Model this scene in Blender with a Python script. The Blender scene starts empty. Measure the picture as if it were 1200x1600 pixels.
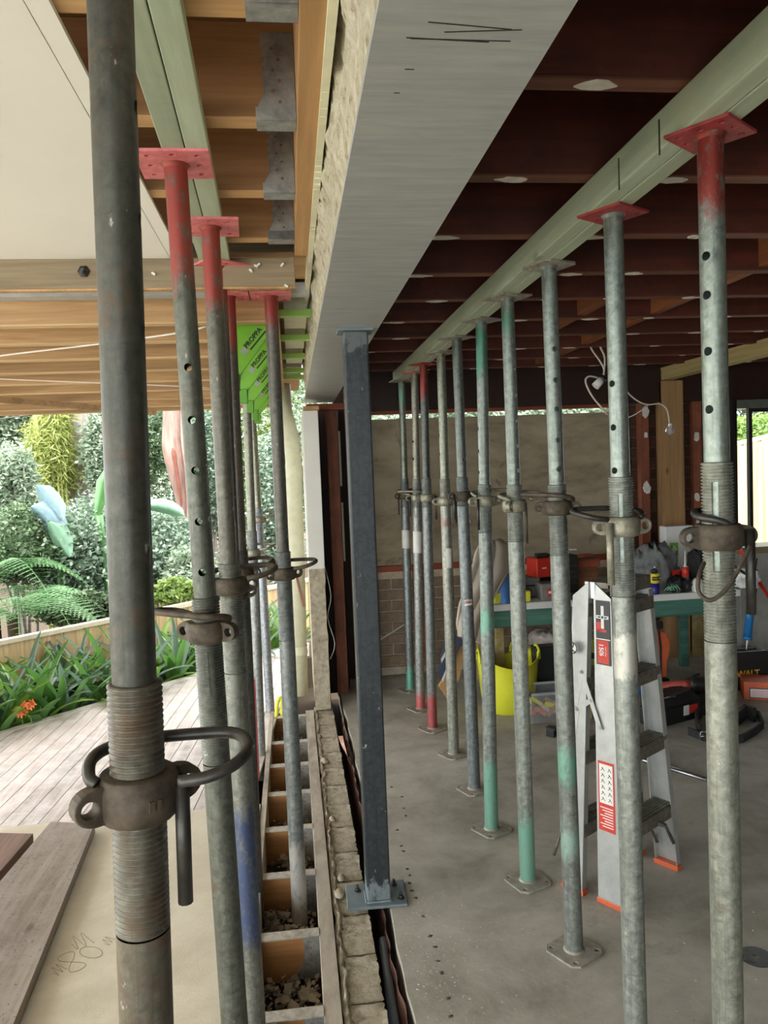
import bpy, math, random
import numpy as np
from mathutils import Vector, Matrix, noise
from mathutils.geometry import tessellate_polygon
random.seed(7)
rng = np.random.default_rng(7)
PI = math.pi
S = bpy.context.scene
COL = S.collection

# ---------------------------------------------------------------- camera
F_PX = 1200.0
EYE = Vector((0, 0, 1.62))
def _axes():
    u, v, lean, f = -145.0, 63.0, .04, F_PX
    b = f*f/(-u*lean+v)
    Y = Vector((u, v, -f)).normalized(); Z = Vector((-lean*b, b, f)).normalized()
    return Matrix((Y.cross(Z), Y, Z))          # rows: world axes in camera space
RC = _axes()
cam_d = bpy.data.cameras.new('camera'); cam = bpy.data.objects.new('camera', cam_d); COL.objects.link(cam)
cam_d.sensor_fit = 'HORIZONTAL'; cam_d.sensor_width = 36; cam_d.lens = 36*F_PX/1200; cam_d.clip_start = .05; cam_d.clip_end = 200
cam.matrix_world = Matrix.Translation(EYE) @ RC.to_4x4()
S.camera = cam
def at(px, py, X=None, Y=None, Z=None):
    """point of the world where the sight line of a photo point meets a plane X=, Y= or Z="""
    d = RC @ Vector((px-600, 800-py, -F_PX))
    for i, v in enumerate((X, Y, Z)):
        if v is not None: return EYE + d*((v-EYE[i])/d[i])

# ---------------------------------------------------------------- light
w = bpy.data.worlds.new('overcast_sky'); S.world = w; w.use_nodes = True
nt = w.node_tree; nt.nodes.clear()
wo = nt.nodes.new('ShaderNodeOutputWorld'); bg = nt.nodes.new('ShaderNodeBackground')
tcw = nt.nodes.new('ShaderNodeTexCoord'); sp = nt.nodes.new('ShaderNodeSeparateXYZ'); rp = nt.nodes.new('ShaderNodeValToRGB')
nt.links.new(tcw.outputs['Generated'], sp.inputs[0]); nt.links.new(sp.outputs['Z'], rp.inputs[0])
rp.color_ramp.elements[0].position = 0.0; rp.color_ramp.elements[0].color = (.80, .86, .88, 1)
rp.color_ramp.elements[1].position = .8; rp.color_ramp.elements[1].color = (1.0, 1.0, .98, 1)
nt.links.new(rp.outputs[0], bg.inputs[0]); bg.inputs[1].default_value = 1.0
nt.links.new(bg.outputs[0], wo.inputs[0])
sun_d = bpy.data.lights.new('sun', 'SUN'); sun_d.energy = .85; sun_d.angle = math.radians(35); sun_d.color = (1, .98, .93)
sun = bpy.data.objects.new('sun', sun_d); COL.objects.link(sun); sun.rotation_euler = (math.radians(28), math.radians(-38), 0); sun.location = (-8, -4, 12)
vs = S.view_settings
vs.view_transform = 'Standard'; vs.look = 'None'; vs.gamma = 1; vs.use_curve_mapping = False
vs.exposure = 3.0
S.cycles.max_bounces = 10; S.cycles.diffuse_bounces = 6

# ---------------------------------------------------------------- materials
def c(r, g, b):
    f = lambda x: (x/255/12.92) if x/255 <= .04045 else ((x/255+.055)/1.055)**2.4
    return (f(r), f(g), f(b), 1)
class N:
    def __init__(s, name):
        s.m = bpy.data.materials.new(name); s.m.use_nodes = True; s.t = s.m.node_tree
        s.b = s.t.nodes['Principled BSDF']
    def n(s, t, **k):
        q = s.t.nodes.new(t)
        for a, v in k.items(): setattr(q, a, v)
        return q
    def l(s, a, b): s.t.links.new(a, b)
    def coord(s, scale=(1, 1, 1), rnd=False):
        tc = s.n('ShaderNodeTexCoord'); mp = s.n('ShaderNodeMapping'); mp.inputs['Scale'].default_value = scale
        s.l(tc.outputs['Object'], mp.inputs[0])
        if rnd:
            oi = s.n('ShaderNodeObjectInfo'); mu = s.n('ShaderNodeMath', operation='MULTIPLY'); mu.inputs[1].default_value = 37
            s.l(oi.outputs['Random'], mu.inputs[0]); s.l(mu.outputs[0], mp.inputs['Location'])
        return mp.outputs[0]
    def noise(s, vec, scale, detail=5, rough=.6, dist=0):
        q = s.n('ShaderNodeTexNoise'); q.inputs['Scale'].default_value = scale; q.inputs['Detail'].default_value = detail
        q.inputs['Roughness'].default_value = rough; q.inputs['Distortion'].default_value = dist
        s.l(vec, q.inputs['Vector']); return q.outputs['Fac']
    def ramp(s, fac, stops):
        r = s.n('ShaderNodeValToRGB'); e = r.color_ramp.elements
        while len(e) < len(stops): e.new(.5)
        for i, (p, col) in enumerate(stops): e[i].position = p; e[i].color = col
        s.l(fac, r.inputs[0]); return r.outputs[0]
    def mix(s, fac, a, b, mode='MIX'):
        q = s.n('ShaderNodeMixRGB', blend_type=mode)
        for i, v in ((0, fac), (1, a), (2, b)):
            if hasattr(v, 'is_linked'): s.l(v, q.inputs[i])
            else: q.inputs[i].default_value = v
        return q.outputs[0]
    def math(s, op, a, b=0., clamp=False):
        q = s.n('ShaderNodeMath', operation=op); q.use_clamp = clamp
        for i, v in ((0, a), (1, b)):
            if hasattr(v, 'is_linked'): s.l(v, q.inputs[i])
            else: q.inputs[i].default_value = v
        return q.outputs[0]
    def bump(s, h, strength=.3, dist=.01):
        q = s.n('ShaderNodeBump'); q.inputs['Strength'].default_value = strength; q.inputs['Distance'].default_value = dist
        s.l(h, q.inputs['Height']); s.l(q.outputs[0], s.b.inputs['Normal'])
    def done(s, col, rough=.6, metal=0., spec=None):
        if hasattr(col, 'is_linked'): s.l(col, s.b.inputs['Base Color'])
        else: s.b.inputs['Base Color'].default_value = col
        s.b.inputs['Roughness'].default_value = rough; s.b.inputs['Metallic'].default_value = metal
        if spec is not None: s.b.inputs['Specular IOR Level'].default_value = spec
        return s.m
def flat(name, col, rough=.55, metal=0., var=.12, scale=12, bump=.1):
    q = N(name); v = q.coord(rnd=True); f = q.noise(v, scale)
    d = tuple(x*(1-var*1.6) for x in col[:3])+(1,); b = tuple(min(1, x*(1+var)) for x in col[:3])+(1,)
    if bump: q.bump(f, bump, .003)
    return q.done(q.ramp(f, [(.3, d), (.7, b)]), rough, metal)
def wood(name, ca, cb, axis=0, rough=.65, dirt=None, knots=True, freq=60, specks=None):
    q = N(name); sc = [1, 1, 1]; sc[axis] = .05
    v = q.coord(tuple(sc), rnd=True)
    f = q.noise(v, freq, 6, .65, .4); g = q.noise(v, freq*.12, 3, .5, 1.5)
    col = q.ramp(f, [(.3, ca), (.7, cb)])
    lo = tuple(x*.62 for x in ca[:3])+(1,)
    col = q.mix(q.ramp(g, [(.42, (0, 0, 0, 1)), (.72, (.8, .8, .8, 1))]), col, lo)
    if knots:
        sk = [5, 5, 5]; sk[axis] = 2.2
        vo = q.n('ShaderNodeTexVoronoi'); vo.inputs['Scale'].default_value = 1.3; q.l(q.coord(tuple(sk), True), vo.inputs['Vector'])
        col = q.mix(q.ramp(vo.outputs['Distance'], [(.05, (.8, .8, .8, 1)), (.12, (0, 0, 0, 1))]), col, tuple(x*.35 for x in ca[:3])+(1,))
    if dirt:
        h = q.noise(q.coord((1, 1, 1), True), 7, 8, .7)
        col = q.mix(q.ramp(h, [(.42, (0, 0, 0, 1)), (.7, (.85, .85, .85, 1))]), col, dirt)
    if specks:
        h = q.noise(q.coord((1, 1, 1), True), 90, 3, .7)
        col = q.mix(q.ramp(h, [(.62, (0, 0, 0, 1)), (.68, (1, 1, 1, 1))]), col, specks)
    q.bump(f, .25, .002)
    return q.done(col, rough)
def mottled(name, stops, scale=4, rough=.8, metal=0., bump=.3, bscale=60, bdist=.003, stretch=(1, 1, 1), specks=None, blot=None):
    q = N(name); v = q.coord(stretch, rnd=False)
    col = q.ramp(q.noise(v, scale, 9, .68, .3), stops)
    if specks:
        col = q.mix(q.ramp(q.noise(q.coord(), specks[0], 4, .7), [(specks[1], (0, 0, 0, 1)), (specks[1]+.06, (1, 1, 1, 1))]), col, specks[2])
    if blot:
        col = q.mix(q.ramp(q.noise(q.coord(), blot[0], 6, .6, .8), [(blot[1], (0, 0, 0, 1)), (blot[1]+.12, (.9, .9, .9, 1))]), col, blot[2])
    q.bump(q.noise(q.coord(), bscale, 6, .7), bump, bdist)
    return q.done(col, rough, metal)
def galv(name, base, paints=(), rust=.0, metal=.55, rough=.48, soft=.05):
    """zinc-coated tube: spangled grey; paints = (z0, z1, colour) bands along the tube's own length"""
    q = N(name); v = q.coord((1, 1, 1)); d = tuple(x*.5 for x in base[:3])+(1,); b = tuple(min(1, x*1.5) for x in base[:3])+(1,)
    col = q.ramp(q.noise(v, 55, 6, .7, .4), [(.3, d), (.52, base), (.72, b)])
    st = q.noise(q.coord((1, 1, .06)), 70, 5, .75, .3)
    col = q.mix(q.ramp(st, [(.48, (0, 0, 0, 1)), (.62, (.55, .55, .55, 1))]), col, d)
    g = q.noise(q.coord((1, 1, .35)), 6, 5, .7, .5)
    col = q.mix(q.ramp(g, [(.5, (0, 0, 0, 1)), (.7, (.6, .6, .6, 1))]), col, b)
    col = q.mix(q.ramp(q.noise(q.coord((1, 1, .6)), 26, 4, .75), [(.66, (0, 0, 0, 1)), (.72, (.75, .75, .75, 1))]), col, c(205, 203, 192))
    if rust:
        col = q.mix(q.ramp(q.noise(q.coord(), 22, 8, .7), [(.62-.2*rust, (0, 0, 0, 1)), (.78-.15*rust, (.75, .75, .75, 1))]), col, c(92, 68, 48))
    tc = q.n('ShaderNodeTexCoord'); se = q.n('ShaderNodeSeparateXYZ'); q.l(tc.outputs['Object'], se.inputs[0])
    wob = q.math('MULTIPLY', q.math('SUBTRACT', q.noise(q.coord((1, 1, .5)), 18, 6, .7), .5), .22)
    z = q.math('ADD', se.outputs['Z'], wob)
    for z0, z1, pc in paints:
        a = q.math('DIVIDE', q.math('SUBTRACT', z, z0), soft, True); bb = q.math('DIVIDE', q.math('SUBTRACT', z1, z), soft, True)
        m = q.math('MULTIPLY', a, bb)
        wear = q.ramp(q.noise(q.coord((1, 1, .5)), 40, 7, .75), [(.36, (.25, .25, .25, 1)), (.5, (1, 1, 1, 1))])
        col = q.mix(q.math('MULTIPLY', m, wear), col, pc)
    q.bump(q.noise(v, 160, 4, .6), .15, .001)
    return q.done(col, rough, metal)

# ---------------------------------------------------------------- mesh helpers
class MB:
    def __init__(s): s.v = []; s.f = []; s.s = []
    def add(s, vs, fs, smooth=False, M=None):
        o = len(s.v)
        s.v += [tuple(M @ Vector(p)) if M else tuple(p) for p in vs]
        s.f += [tuple(i+o for i in f) for f in fs]; s.s += [smooth]*len(fs); return s
    def box(s, a, b, M=None):
        x0, y0, z0 = a; x1, y1, z1 = b
        return s.add([(x0, y0, z0), (x1, y0, z0), (x1, y1, z0), (x0, y1, z0), (x0, y0, z1), (x1, y0, z1), (x1, y1, z1), (x0, y1, z1)],
                     [(3, 2, 1, 0), (4, 5, 6, 7), (0, 1, 5, 4), (1, 2, 6, 5), (2, 3, 7, 6), (3, 0, 4, 7)], False, M)
    def lathe(s, prof, n=20, M=None, caps=True, smooth=True, skip=None):
        vs = [(r*math.cos(2*PI*k/n), r*math.sin(2*PI*k/n), z) for r, z in prof for k in range(n)]
        fs = []
        for i in range(len(prof)-1):
            zm = (prof[i][1]+prof[i+1][1])/2
            for k in range(n):
                if skip and skip(k, zm): continue
                fs.append((i*n+k, i*n+(k+1) % n, (i+1)*n+(k+1) % n, (i+1)*n+k))
        s.add(vs, fs, smooth, M)
        if caps:
            o = len(s.v)-len(vs)
            for i, rev in ((0, True), (len(prof)-1, False)):
                if prof[i][0] > 1e-6:
                    q = [o+i*n+k for k in range(n)]; s.f.append(tuple(q[::-1] if rev else q)); s.s.append(False)
        return s
    def cyl(s, a, b, r, r2=None, n=12, caps=True):
        a, b = Vector(a), Vector(b); d = b-a; M = Matrix.Translation(a) @ d.to_track_quat('Z', 'Y').to_matrix().to_4x4()
        return s.lathe([(r, 0), (r if r2 is None else r2, d.length)], n, M, caps)
    def tube(s, pts, r, n=8, smooth_path=True, closed=False):
        P = [Vector(p) for p in pts]
        if smooth_path and len(P) > 2:
            Q = []; m = len(P)
            for i in range(m if closed else m-1):
                g = (lambda k: P[k % m]) if closed else (lambda k: P[max(0, min(m-1, k))])
                p0, p1, p2, p3 = g(i-1), g(i), g(i+1), g(i+2)
                for t in (0, .25, .5, .75):
                    Q.append(.5*((2*p1)+(-p0+p2)*t+(2*p0-5*p1+4*p2-p3)*t*t+(-p0+3*p1-3*p2+p3)*t**3))
            if not closed: Q.append(P[-1])
            P = Q
        rings = []; m = len(P); up = Vector((0, 0, 1))
        for i, p in enumerate(P):
            t = (P[(i+1) % m]-P[i-1]) if closed else (P[min(i+1, m-1)]-P[max(i-1, 0)])
            t.normalize(); a = t.cross(up)
            if a.length < .1: a = t.cross(Vector((0, 1, 0)))
            a.normalize(); up = a.cross(t).normalized()
            rr = r[min(i, len(r)-1)] if isinstance(r, (list, tuple)) else r
            rings.append([p+(a*math.cos(2*PI*k/n)+up*math.sin(2*PI*k/n))*rr for k in range(n)])
        vs = [q for R_ in rings for q in R_]; fs = []
        for i in range(m if closed else m-1):
            j = (i+1) % m
            for k in range(n): fs.append((i*n+k, i*n+(k+1) % n, j*n+(k+1) % n, j*n+k))
        if not closed: fs += [tuple(range(n))[::-1], tuple((m-1)*n+k for k in range(n))]
        return s.add(vs, fs, True)
    def prism(s, outer, z0, z1, holes=(), M=None):
        """outline in xy with round holes, extruded z0..z1"""
        loops = [[Vector((x, y, 0)) for x, y in outer]]
        for hx, hy, hr in holes: loops.append([Vector((hx+hr*math.cos(-2*PI*k/10), hy+hr*math.sin(-2*PI*k/10), 0)) for k in range(10)])
        tri = tessellate_polygon(loops); flatv = [p for L in loops for p in L]; n = len(flatv)
        vs = [(p.x, p.y, z0) for p in flatv]+[(p.x, p.y, z1) for p in flatv]; fs = []
        for a, b, d in tri:
            A, B, D = flatv[a], flatv[b], flatv[d]
            if (B-A).cross(D-A).z < 0: a, d = d, a
            fs += [(d, b, a), (a+n, b+n, d+n)]
        area = sum(loops[0][i-1].x*loops[0][i].y-loops[0][i].x*loops[0][i-1].y for i in range(len(loops[0])))
        o = 0
        for li, L in enumerate(loops):
            m = len(L); flip = (area < 0) if li == 0 else False
            for k in range(m):
                a, b = o+k, o+(k+1) % m
                fs.append((b, a, a+n, b+n) if flip else (a, b, b+n, a+n))
            o += m
        return s.add(vs, fs, False, M)
    def grid(s, fn, nu, nv, smooth=True, flip=False):
        vs = [fn(i/nu, j/nv) for i in range(nu+1) for j in range(nv+1)]; fs = []
        for i in range(nu):
            for j in range(nv):
                a = i*(nv+1)+j; q = (a, a+nv+1, a+nv+2, a+1); fs.append(q[::-1] if flip else q)
        return s.add(vs, fs, smooth)
    def mesh(s, name, mat):
        me = bpy.data.meshes.new(name); me.from_pydata(s.v, [], s.f); me.polygons.foreach_set('use_smooth', s.s)
        me.materials.append(mat); me.update(); return me
    def build(s, name, mat, parent=None, bevel=0, label=None):
        return link(name, s.mesh(name, mat), parent, bevel, label)
def link(name, me, parent=None, bevel=0, label=None, loc=None, rot=None, scale=None):
    o = bpy.data.objects.new(name, me); COL.objects.link(o)
    if parent: o.parent = parent
    if bevel:
        m = o.modifiers.new('bevel', 'BEVEL'); m.width = bevel; m.segments = 2; m.limit_method = 'ANGLE'; m.angle_limit = .6
    if label: o['label'] = label
    if loc is not None: o.location = loc
    if rot is not None: o.rotation_euler = rot
    if scale is not None: o.scale = scale
    return o
def tag(o, label, cat, group=None, kind=None):
    o['label'] = label; o['category'] = cat
    if group: o['group'] = group
    if kind: o['kind'] = kind
    return o
def thing(name, label, cat, loc=(0, 0, 0), rotz=0, group=None):
    o = bpy.data.objects.new(name, None); COL.objects.link(o); o.location = loc; o.rotation_euler = (0, 0, rotz); o.empty_display_size = .05
    return tag(o, label, cat, group)
def struct(name, loc=(0, 0, 0), label=None):
    o = bpy.data.objects.new(name, None); COL.objects.link(o); o.location = loc; o['kind'] = 'structure'
    if label: o['label'] = label
    return o
def smesh(name, mb, mat, bevel=0, label=None):
    o = mb.build(name, mat, None, bevel); o['kind'] = 'structure'
    if label: o['label'] = label
    return o
def Box(a, b, M=None): return MB().box(a, b, M)
def frame(org, ex, ey, ez):
    M = Matrix((ex, ey, ez)).transposed().to_4x4(); M.translation = org; return M
def text(name, s_, size, mat, parent, M, extrude=.0006, spacing=1.0, bold=0.):
    cu = bpy.data.curves.new(name, 'FONT'); cu.body = s_; cu.size = size; cu.extrude = extrude; cu.align_x = 'CENTER'; cu.align_y = 'CENTER'
    cu.space_character = spacing; cu.offset = bold; cu.resolution_u = 3
    cu.materials.append(mat); t_ = bpy.data.objects.new('t', cu); COL.objects.link(t_)
    bpy.context.view_layer.update(); me = bpy.data.meshes.new_from_object(t_.evaluated_get(bpy.context.evaluated_depsgraph_get())); bpy.data.objects.remove(t_)
    if not me.materials: me.materials.append(mat)
    o = bpy.data.objects.new(name, me); COL.objects.link(o)
    if parent: o.parent = parent
    o.matrix_local = M; return o
def face_y(x, y, z, roll=0):      # lettering plane that faces -Y
    return Matrix.Translation((x, y, z)) @ Matrix.Rotation(PI/2, 4, 'X') @ Matrix.Rotation(roll, 4, 'Z')
def npmesh(name, v, f, mat, smooth=False):
    me = bpy.data.meshes.new(name); k = f.shape[1]
    me.vertices.add(len(v)); me.vertices.foreach_set('co', np.ascontiguousarray(v, dtype=np.float32).ravel())
    me.loops.add(f.size); me.loops.foreach_set('vertex_index', f.astype(np.int32).ravel())
    me.polygons.add(len(f)); me.polygons.foreach_set('loop_start', np.arange(len(f), dtype=np.int32)*k)
    me.polygons.foreach_set('use_smooth', np.full(len(f), smooth)); me.materials.append(mat); me.update(calc_edges=True); return me

# ---------------------------------------------------------------- palette
M_conc = mottled('slab_concrete', [(.3, c(132, 126, 114)), (.5, c(168, 163, 151)), (.7, c(194, 190, 178))], 2.2, .85, bump=.35, specks=(70, .66, c(95, 88, 76)), blot=(3.1, .6, c(134, 127, 112)))
M_foot = mottled('footing_brick', [(.3, c(136, 124, 104)), (.55, c(176, 166, 145)), (.75, c(196, 188, 168))], 22, .95, bump=.9, bscale=120, bdist=.004, specks=(60, .64, c(96, 84, 66)))
M_rough = mottled('broken_mortar', [(.3, c(120, 100, 74)), (.42, c(176, 168, 142)), (.6, c(200, 194, 172)), (.8, c(222, 218, 202))], 30, .95, bump=1, bscale=70, bdist=.008, specks=(70, .66, c(150, 104, 78)), blot=(11, .56, c(142, 118, 86)))
M_dark = flat('cavity_dark', c(30, 24, 20), .95)
M_soil = flat('soil', c(70, 56, 40), 1, scale=20, bump=.5)
M_jl = wood('joist_pine', c(140, 100, 60), c(168, 126, 82), 0)
M_jly = wood('joist_pine_y', c(172, 130, 84), c(200, 158, 106), 1)
M_perg = wood('pergola_pine', c(166, 128, 84), c(198, 160, 112), 0)
M_grey = wood('weathered_beam', c(126, 108, 82), c(154, 138, 110), 0)
M_red = wood('red_stained_joist', c(74, 30, 18), c(98, 42, 26), 0, dirt=c(50, 20, 12))
M_rede = wood('joist_underside', c(98, 56, 40), c(128, 78, 58), 0)
M_redz = wood('red_stud', c(132, 70, 48), c(164, 98, 70), 2, dirt=c(96, 60, 46))
M_redx = wood('red_rail', c(134, 62, 36), c(164, 84, 52), 0)
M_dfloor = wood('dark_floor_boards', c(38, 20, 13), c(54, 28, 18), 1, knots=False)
M_green = wood('treated_bearer', c(154, 168, 144), c(184, 196, 172), 1, dirt=c(164, 170, 142))
M_floorj = wood('floor_joist', c(150, 104, 60), c(178, 130, 80), 0)
M_top = mottled('dusty_joist_edge', [(.35, c(150, 142, 128)), (.65, c(198, 192, 180))], 30, .9)
M_ledger = mottled('dusty_ledger', [(.3, c(132, 116, 98)), (.6, c(188, 178, 162)), (.8, c(210, 204, 190))], 9, .9, stretch=(1, .3, 1))
M_galvp = mottled('galvanised_plate', [(.25, c(164, 168, 170)), (.5, c(186, 189, 186)), (.78, c(204, 206, 200))], 5, .38, .35, bump=.12, bscale=40, stretch=(1.0, 9, 1), blot=(3, .6, c(176, 178, 170)))
M_hang = mottled('joist_hanger_zinc', [(.35, c(142, 144, 142)), (.65, c(186, 188, 184))], 30, .45, .7, bump=.1)
M_col = mottled('primed_steel', [(.3, c(50, 60, 68)), (.7, c(72, 82, 90))], 9, .42, .25, bump=.1)
M_col2 = mottled('primed_steel_light', [(.3, c(100, 112, 118)), (.7, c(126, 138, 142))], 12, .5, .2, bump=.1)
M_ceil = flat('painted_sheet', c(234, 232, 224), .9, var=.02, scale=3, bump=0)
M_cream = flat('cream_paint', c(216, 214, 184), .6, var=.06, scale=20)
M_ply = mottled('weathered_ply', [(.3, c(118, 104, 84)), (.5, c(160, 146, 122)), (.7, c(180, 168, 144))], 2.6, .9, stretch=(.6, 1, 1.6), blot=(5, .62, c(92, 82, 68)), bump=.2)
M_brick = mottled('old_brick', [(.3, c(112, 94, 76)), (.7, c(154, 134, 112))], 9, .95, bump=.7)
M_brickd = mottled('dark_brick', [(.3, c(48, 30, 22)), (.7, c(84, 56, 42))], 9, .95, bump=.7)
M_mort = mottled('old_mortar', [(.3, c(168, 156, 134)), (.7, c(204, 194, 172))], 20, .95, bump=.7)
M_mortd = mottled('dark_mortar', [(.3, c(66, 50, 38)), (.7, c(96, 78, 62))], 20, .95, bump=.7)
M_plas = flat('white_plaster', c(214, 208, 196), .9, scale=40, bump=.5)
M_pine = wood('new_pine_post', c(160, 122, 80), c(186, 148, 102), 2)
M_lvl = wood('treated_pine', c(170, 150, 98), c(200, 180, 126), 1)
M_board = mottled('particle_board', [(.3, c(184, 174, 152)), (.6, c(206, 198, 178)), (.8, c(216, 210, 194))], 3.5, .9, bump=.3, bscale=150, specks=(45, .73, c(84, 72, 54)))
M_deck = wood('deck_boards', c(172, 158, 150), c(208, 196, 188), 1, knots=False, dirt=c(216, 210, 206), rough=.6)
M_plank = wood('weathered_plank', c(122, 108, 96), c(156, 142, 128), 1, rough=.85, dirt=c(150, 142, 134), specks=c(80, 62, 50))
M_plankb = wood('brown_plank', c(104, 78, 66), c(136, 110, 94), 1, rough=.85)
M_lime = flat('lime_plastic', c(116, 180, 42), .4, var=.05, scale=4, bump=0)
M_yel = flat('yellow_plastic', c(224, 224, 60), .42, var=.04, bump=0)
M_black = flat('black_plastic', c(34, 35, 36), .5, var=.2)
M_blk2 = flat('black_fabric', c(44, 45, 46), .9, var=.3, scale=50, bump=.6)
M_white = flat('white_paint', c(226, 226, 222), .5, var=.03)
M_redp = flat('red_plastic', c(206, 52, 36), .45, var=.1)
M_orange = flat('orange_plastic', c(208, 100, 62), .45, var=.1)
M_redf = flat('faded_red_body', c(190, 92, 80), .5, var=.2, scale=25)
M_alu = mottled('ladder_aluminium', [(.3, c(170, 171, 168)), (.7, c(194, 195, 192))], 14, .42, .45, bump=.1)
M_aluS = mottled('worn_tread', [(.35, c(100, 96, 84)), (.7, c(146, 142, 128))], 30, .5, .5, bump=.2)
M_blue = flat('blue_plastic', c(40, 116, 178), .35, var=.1)
M_steel = flat('polished_steel', c(190, 192, 196), .25, .9, var=.1)
M_dsteel = flat('dark_steel', c(70, 68, 64), .45, .6, var=.25, scale=40)
M_rust = flat('rusty_cast', c(84, 74, 62), .65, .35, var=.35, scale=40, bump=.4)
M_cast = flat('zinc_cast', c(150, 146, 128), .5, .5, var=.25, scale=50, bump=.4)
M_rpaint = flat('red_plate_paint', c(160, 62, 64), .5, .1, var=.25, scale=35)
M_pink = flat('pink_plate_paint', c(212, 118, 120), .55, .1, var=.2, scale=35)
M_gplate = flat('grey_plate', c(160, 154, 142), .6, .3, var=.2, scale=35)
M_green2 = wood('bench_green', c(66, 112, 98), c(94, 142, 126), 0, knots=False)
M_clay = flat('cardboard', c(190, 150, 108), .85, var=.08)
M_canvas = flat('canvas', c(196, 184, 168), .95, var=.08, scale=5, bump=.3)
M_grfab = flat('grey_fleece', c(128, 130, 130), .95, var=.2, scale=20, bump=.4)
M_glass = N('window_glass'); M_glass.b.inputs['Transmission Weight'].default_value = 1; M_glass.b.inputs['IOR'].default_value = 1.1
M_glass = M_glass.done((.95, 1, .98, 1), .02)
M_clear = N('clear_plastic'); M_clear.b.inputs['Transmission Weight'].default_value = .85; M_clear.b.inputs['IOR'].default_value = 1.15
M_clear = M_clear.done((.9, .9, .95, 1), .15)
M_navy = flat('navy_print', c(38, 44, 70), .5, var=.1)
M_cable = flat('white_cable', c(214, 206, 194), .5, var=.05)
M_seam = flat('pencil_grey', c(140, 130, 112), .9)

# ================================================================ SETTING
# ---- slab on the right
def slab():
    ys = list(np.arange(-4.2, 6.21, .12)); pts = []
    for y in ys:
        x = .285+.012*noise.noise(Vector((0, y*5, 0)))+.006*random.uniform(-1, 1)
        pts.append((x, y))
    mb = MB(); mb.box((.40, -4.2, -.12), (5.2, 6.2, 0)); n = len(pts)
    vs = [(x, y, 0) for x, y in pts]+[(.40, y, 0) for x, y in pts]+[(x, y, -.12) for x, y in pts]
    fs = [(i, n+i, n+i+1, i+1) for i in range(n-1)]+[(i+1, 2*n+i+1, 2*n+i, i) for i in range(n-1)]
    return mb.add(vs, fs)
floor = smesh('floor', slab(), M_conc, label='grey concrete slab with dust and chipped drill holes')
# row of chipped drill holes beside the cut
def chip_mesh(seed):
    r = random.Random(seed); n = 9; mb = MB()
    vs = [(0, 0, .0035)]+[(.008*r.uniform(.4, 1.3)*math.cos(2*PI*k/n), .009*r.uniform(.4, 1.4)*math.sin(2*PI*k/n), .0008) for k in range(n)]
    return mb.add(vs, [(0, 1+k, 1+(k+1) % n) for k in range(n)])
M_hole = flat('drilled_hole_dark', c(84, 76, 64), .95, scale=60)
M_chip = flat('chipped_concrete', c(182, 176, 164), .95, scale=60)
hm = [chip_mesh(k).mesh('drill_hole', M_hole) for k in range(3)]
for i, (px, py) in enumerate([(628, 1245), (631, 1263), (634, 1275), (621, 1297), (627, 1322), (630, 1330), (636, 1358), (640, 1368), (644, 1392), (650, 1403), (661, 1432), (672, 1463), (680, 1480), (684, 1502), (690, 1520), (700, 1560), (704, 1588), (612, 1230), (640, 1380)]):
    p = at(px, py, Z=0); link('drill_hole', hm[i % 3], floor, loc=(p.x, p.y, 0), rot=(0, 0, i*1.3))
mb = MB()
for k in range(420):
    t = random.random(); py = 1230+370*t; px = 612+95*t+random.gauss(0, 14+30*t) if k % 3 else random.uniform(620, 1190)
    p = at(px, py, Z=0); s = random.uniform(.0008, .0026)*(1.4 if k % 9 == 0 else 1)
    if p.x < .3: continue
    mb.box((-s, -s*.7, 0), (s, s*.7, s*.7), Matrix.Translation((p.x, p.y, 0)) @ Matrix.Rotation(random.random()*3, 4, 'Z'))
ob = mb.build('concrete_chips', M_chip); tag(ob, 'tiny chips of concrete scattered over the slab', 'debris', kind='stuff')

# ---- ground
ground = smesh('ground', MB().box((-30, -6, -.5), (14, 40, -.46)), M_soil, label='dark soil under and beyond the deck')
smesh('reflector', Box((-12, -8, -.46), (-3.4, 3.6, -.02)), mottled('pale_reflector', [(.3, c(176, 170, 158)), (.7, c(204, 198, 186))], 3, .9), label='pale paving added out of view to bounce light indoors')  # unseen pale slab added to throw light up onto the ceilings
crawl = smesh('trim_1', MB().box((-.25, -1, -.46), (.285, 6, -.19)), M_soil, label='soil bed under the open floor joists')

# ---- footing bricks, mortar ridge, ledger and membrane
footing = struct('trim_2', label='cut brick footing between timber edge and slab')
def rough_brick(seed, L):
    r = Vector((seed*3.1, seed, 0)); mb = MB()
    def fn(u, v):
        x = .103+.104*u; y = L*v; z = -.012+.007*noise.noise(r+Vector((x*40, y*40, 0)))+.004*noise.noise(r+Vector((x*120, y*120, 1)))
        if u < .01: x += .008*noise.noise(r+Vector((9, y*60, 0)))
        if u > .99: x += .008*noise.noise(r+Vector((3, y*60, 0)))
        if v < .01 or v > .99: z -= .008
        return (x, y, z)
    mb.grid(fn, 6, 14); mb.box((.106, .003, -.10), (.204, L-.003, -.024)); return mb
bm_ = [rough_brick(k, .228).mesh('brick', M_foot) for k in range(4)]
for k in range(23):
    for lay in (0,):
        link('brick', bm_[k % 4], footing, loc=(0, .62+k*.236, 0), rot=(0, 0, random.uniform(-.006, .006)))
MB().box((.106, .5, -.3), (.202, 5.9, -.035)).build('mortar_bed', M_mortd, footing)
def ridge(u, v):
    y = .5+4.75*u; a = noise.noise(Vector((0, y*9, 0))); x = .079+.012*a+v*(.03+.014*noise.noise(Vector((5, y*23, 0))))
    z = -.016+math.sin(v*PI)*(.010+.018*noise.noise(Vector((v*3, y*22, 2))))+.004*noise.noise(Vector((v*9, y*90, 4)))
    return (x, y, z)
MB().grid(ridge, 420, 5, True).build('mortar_ridge', M_foot, footing)['kind'] = 'stuff'
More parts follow.
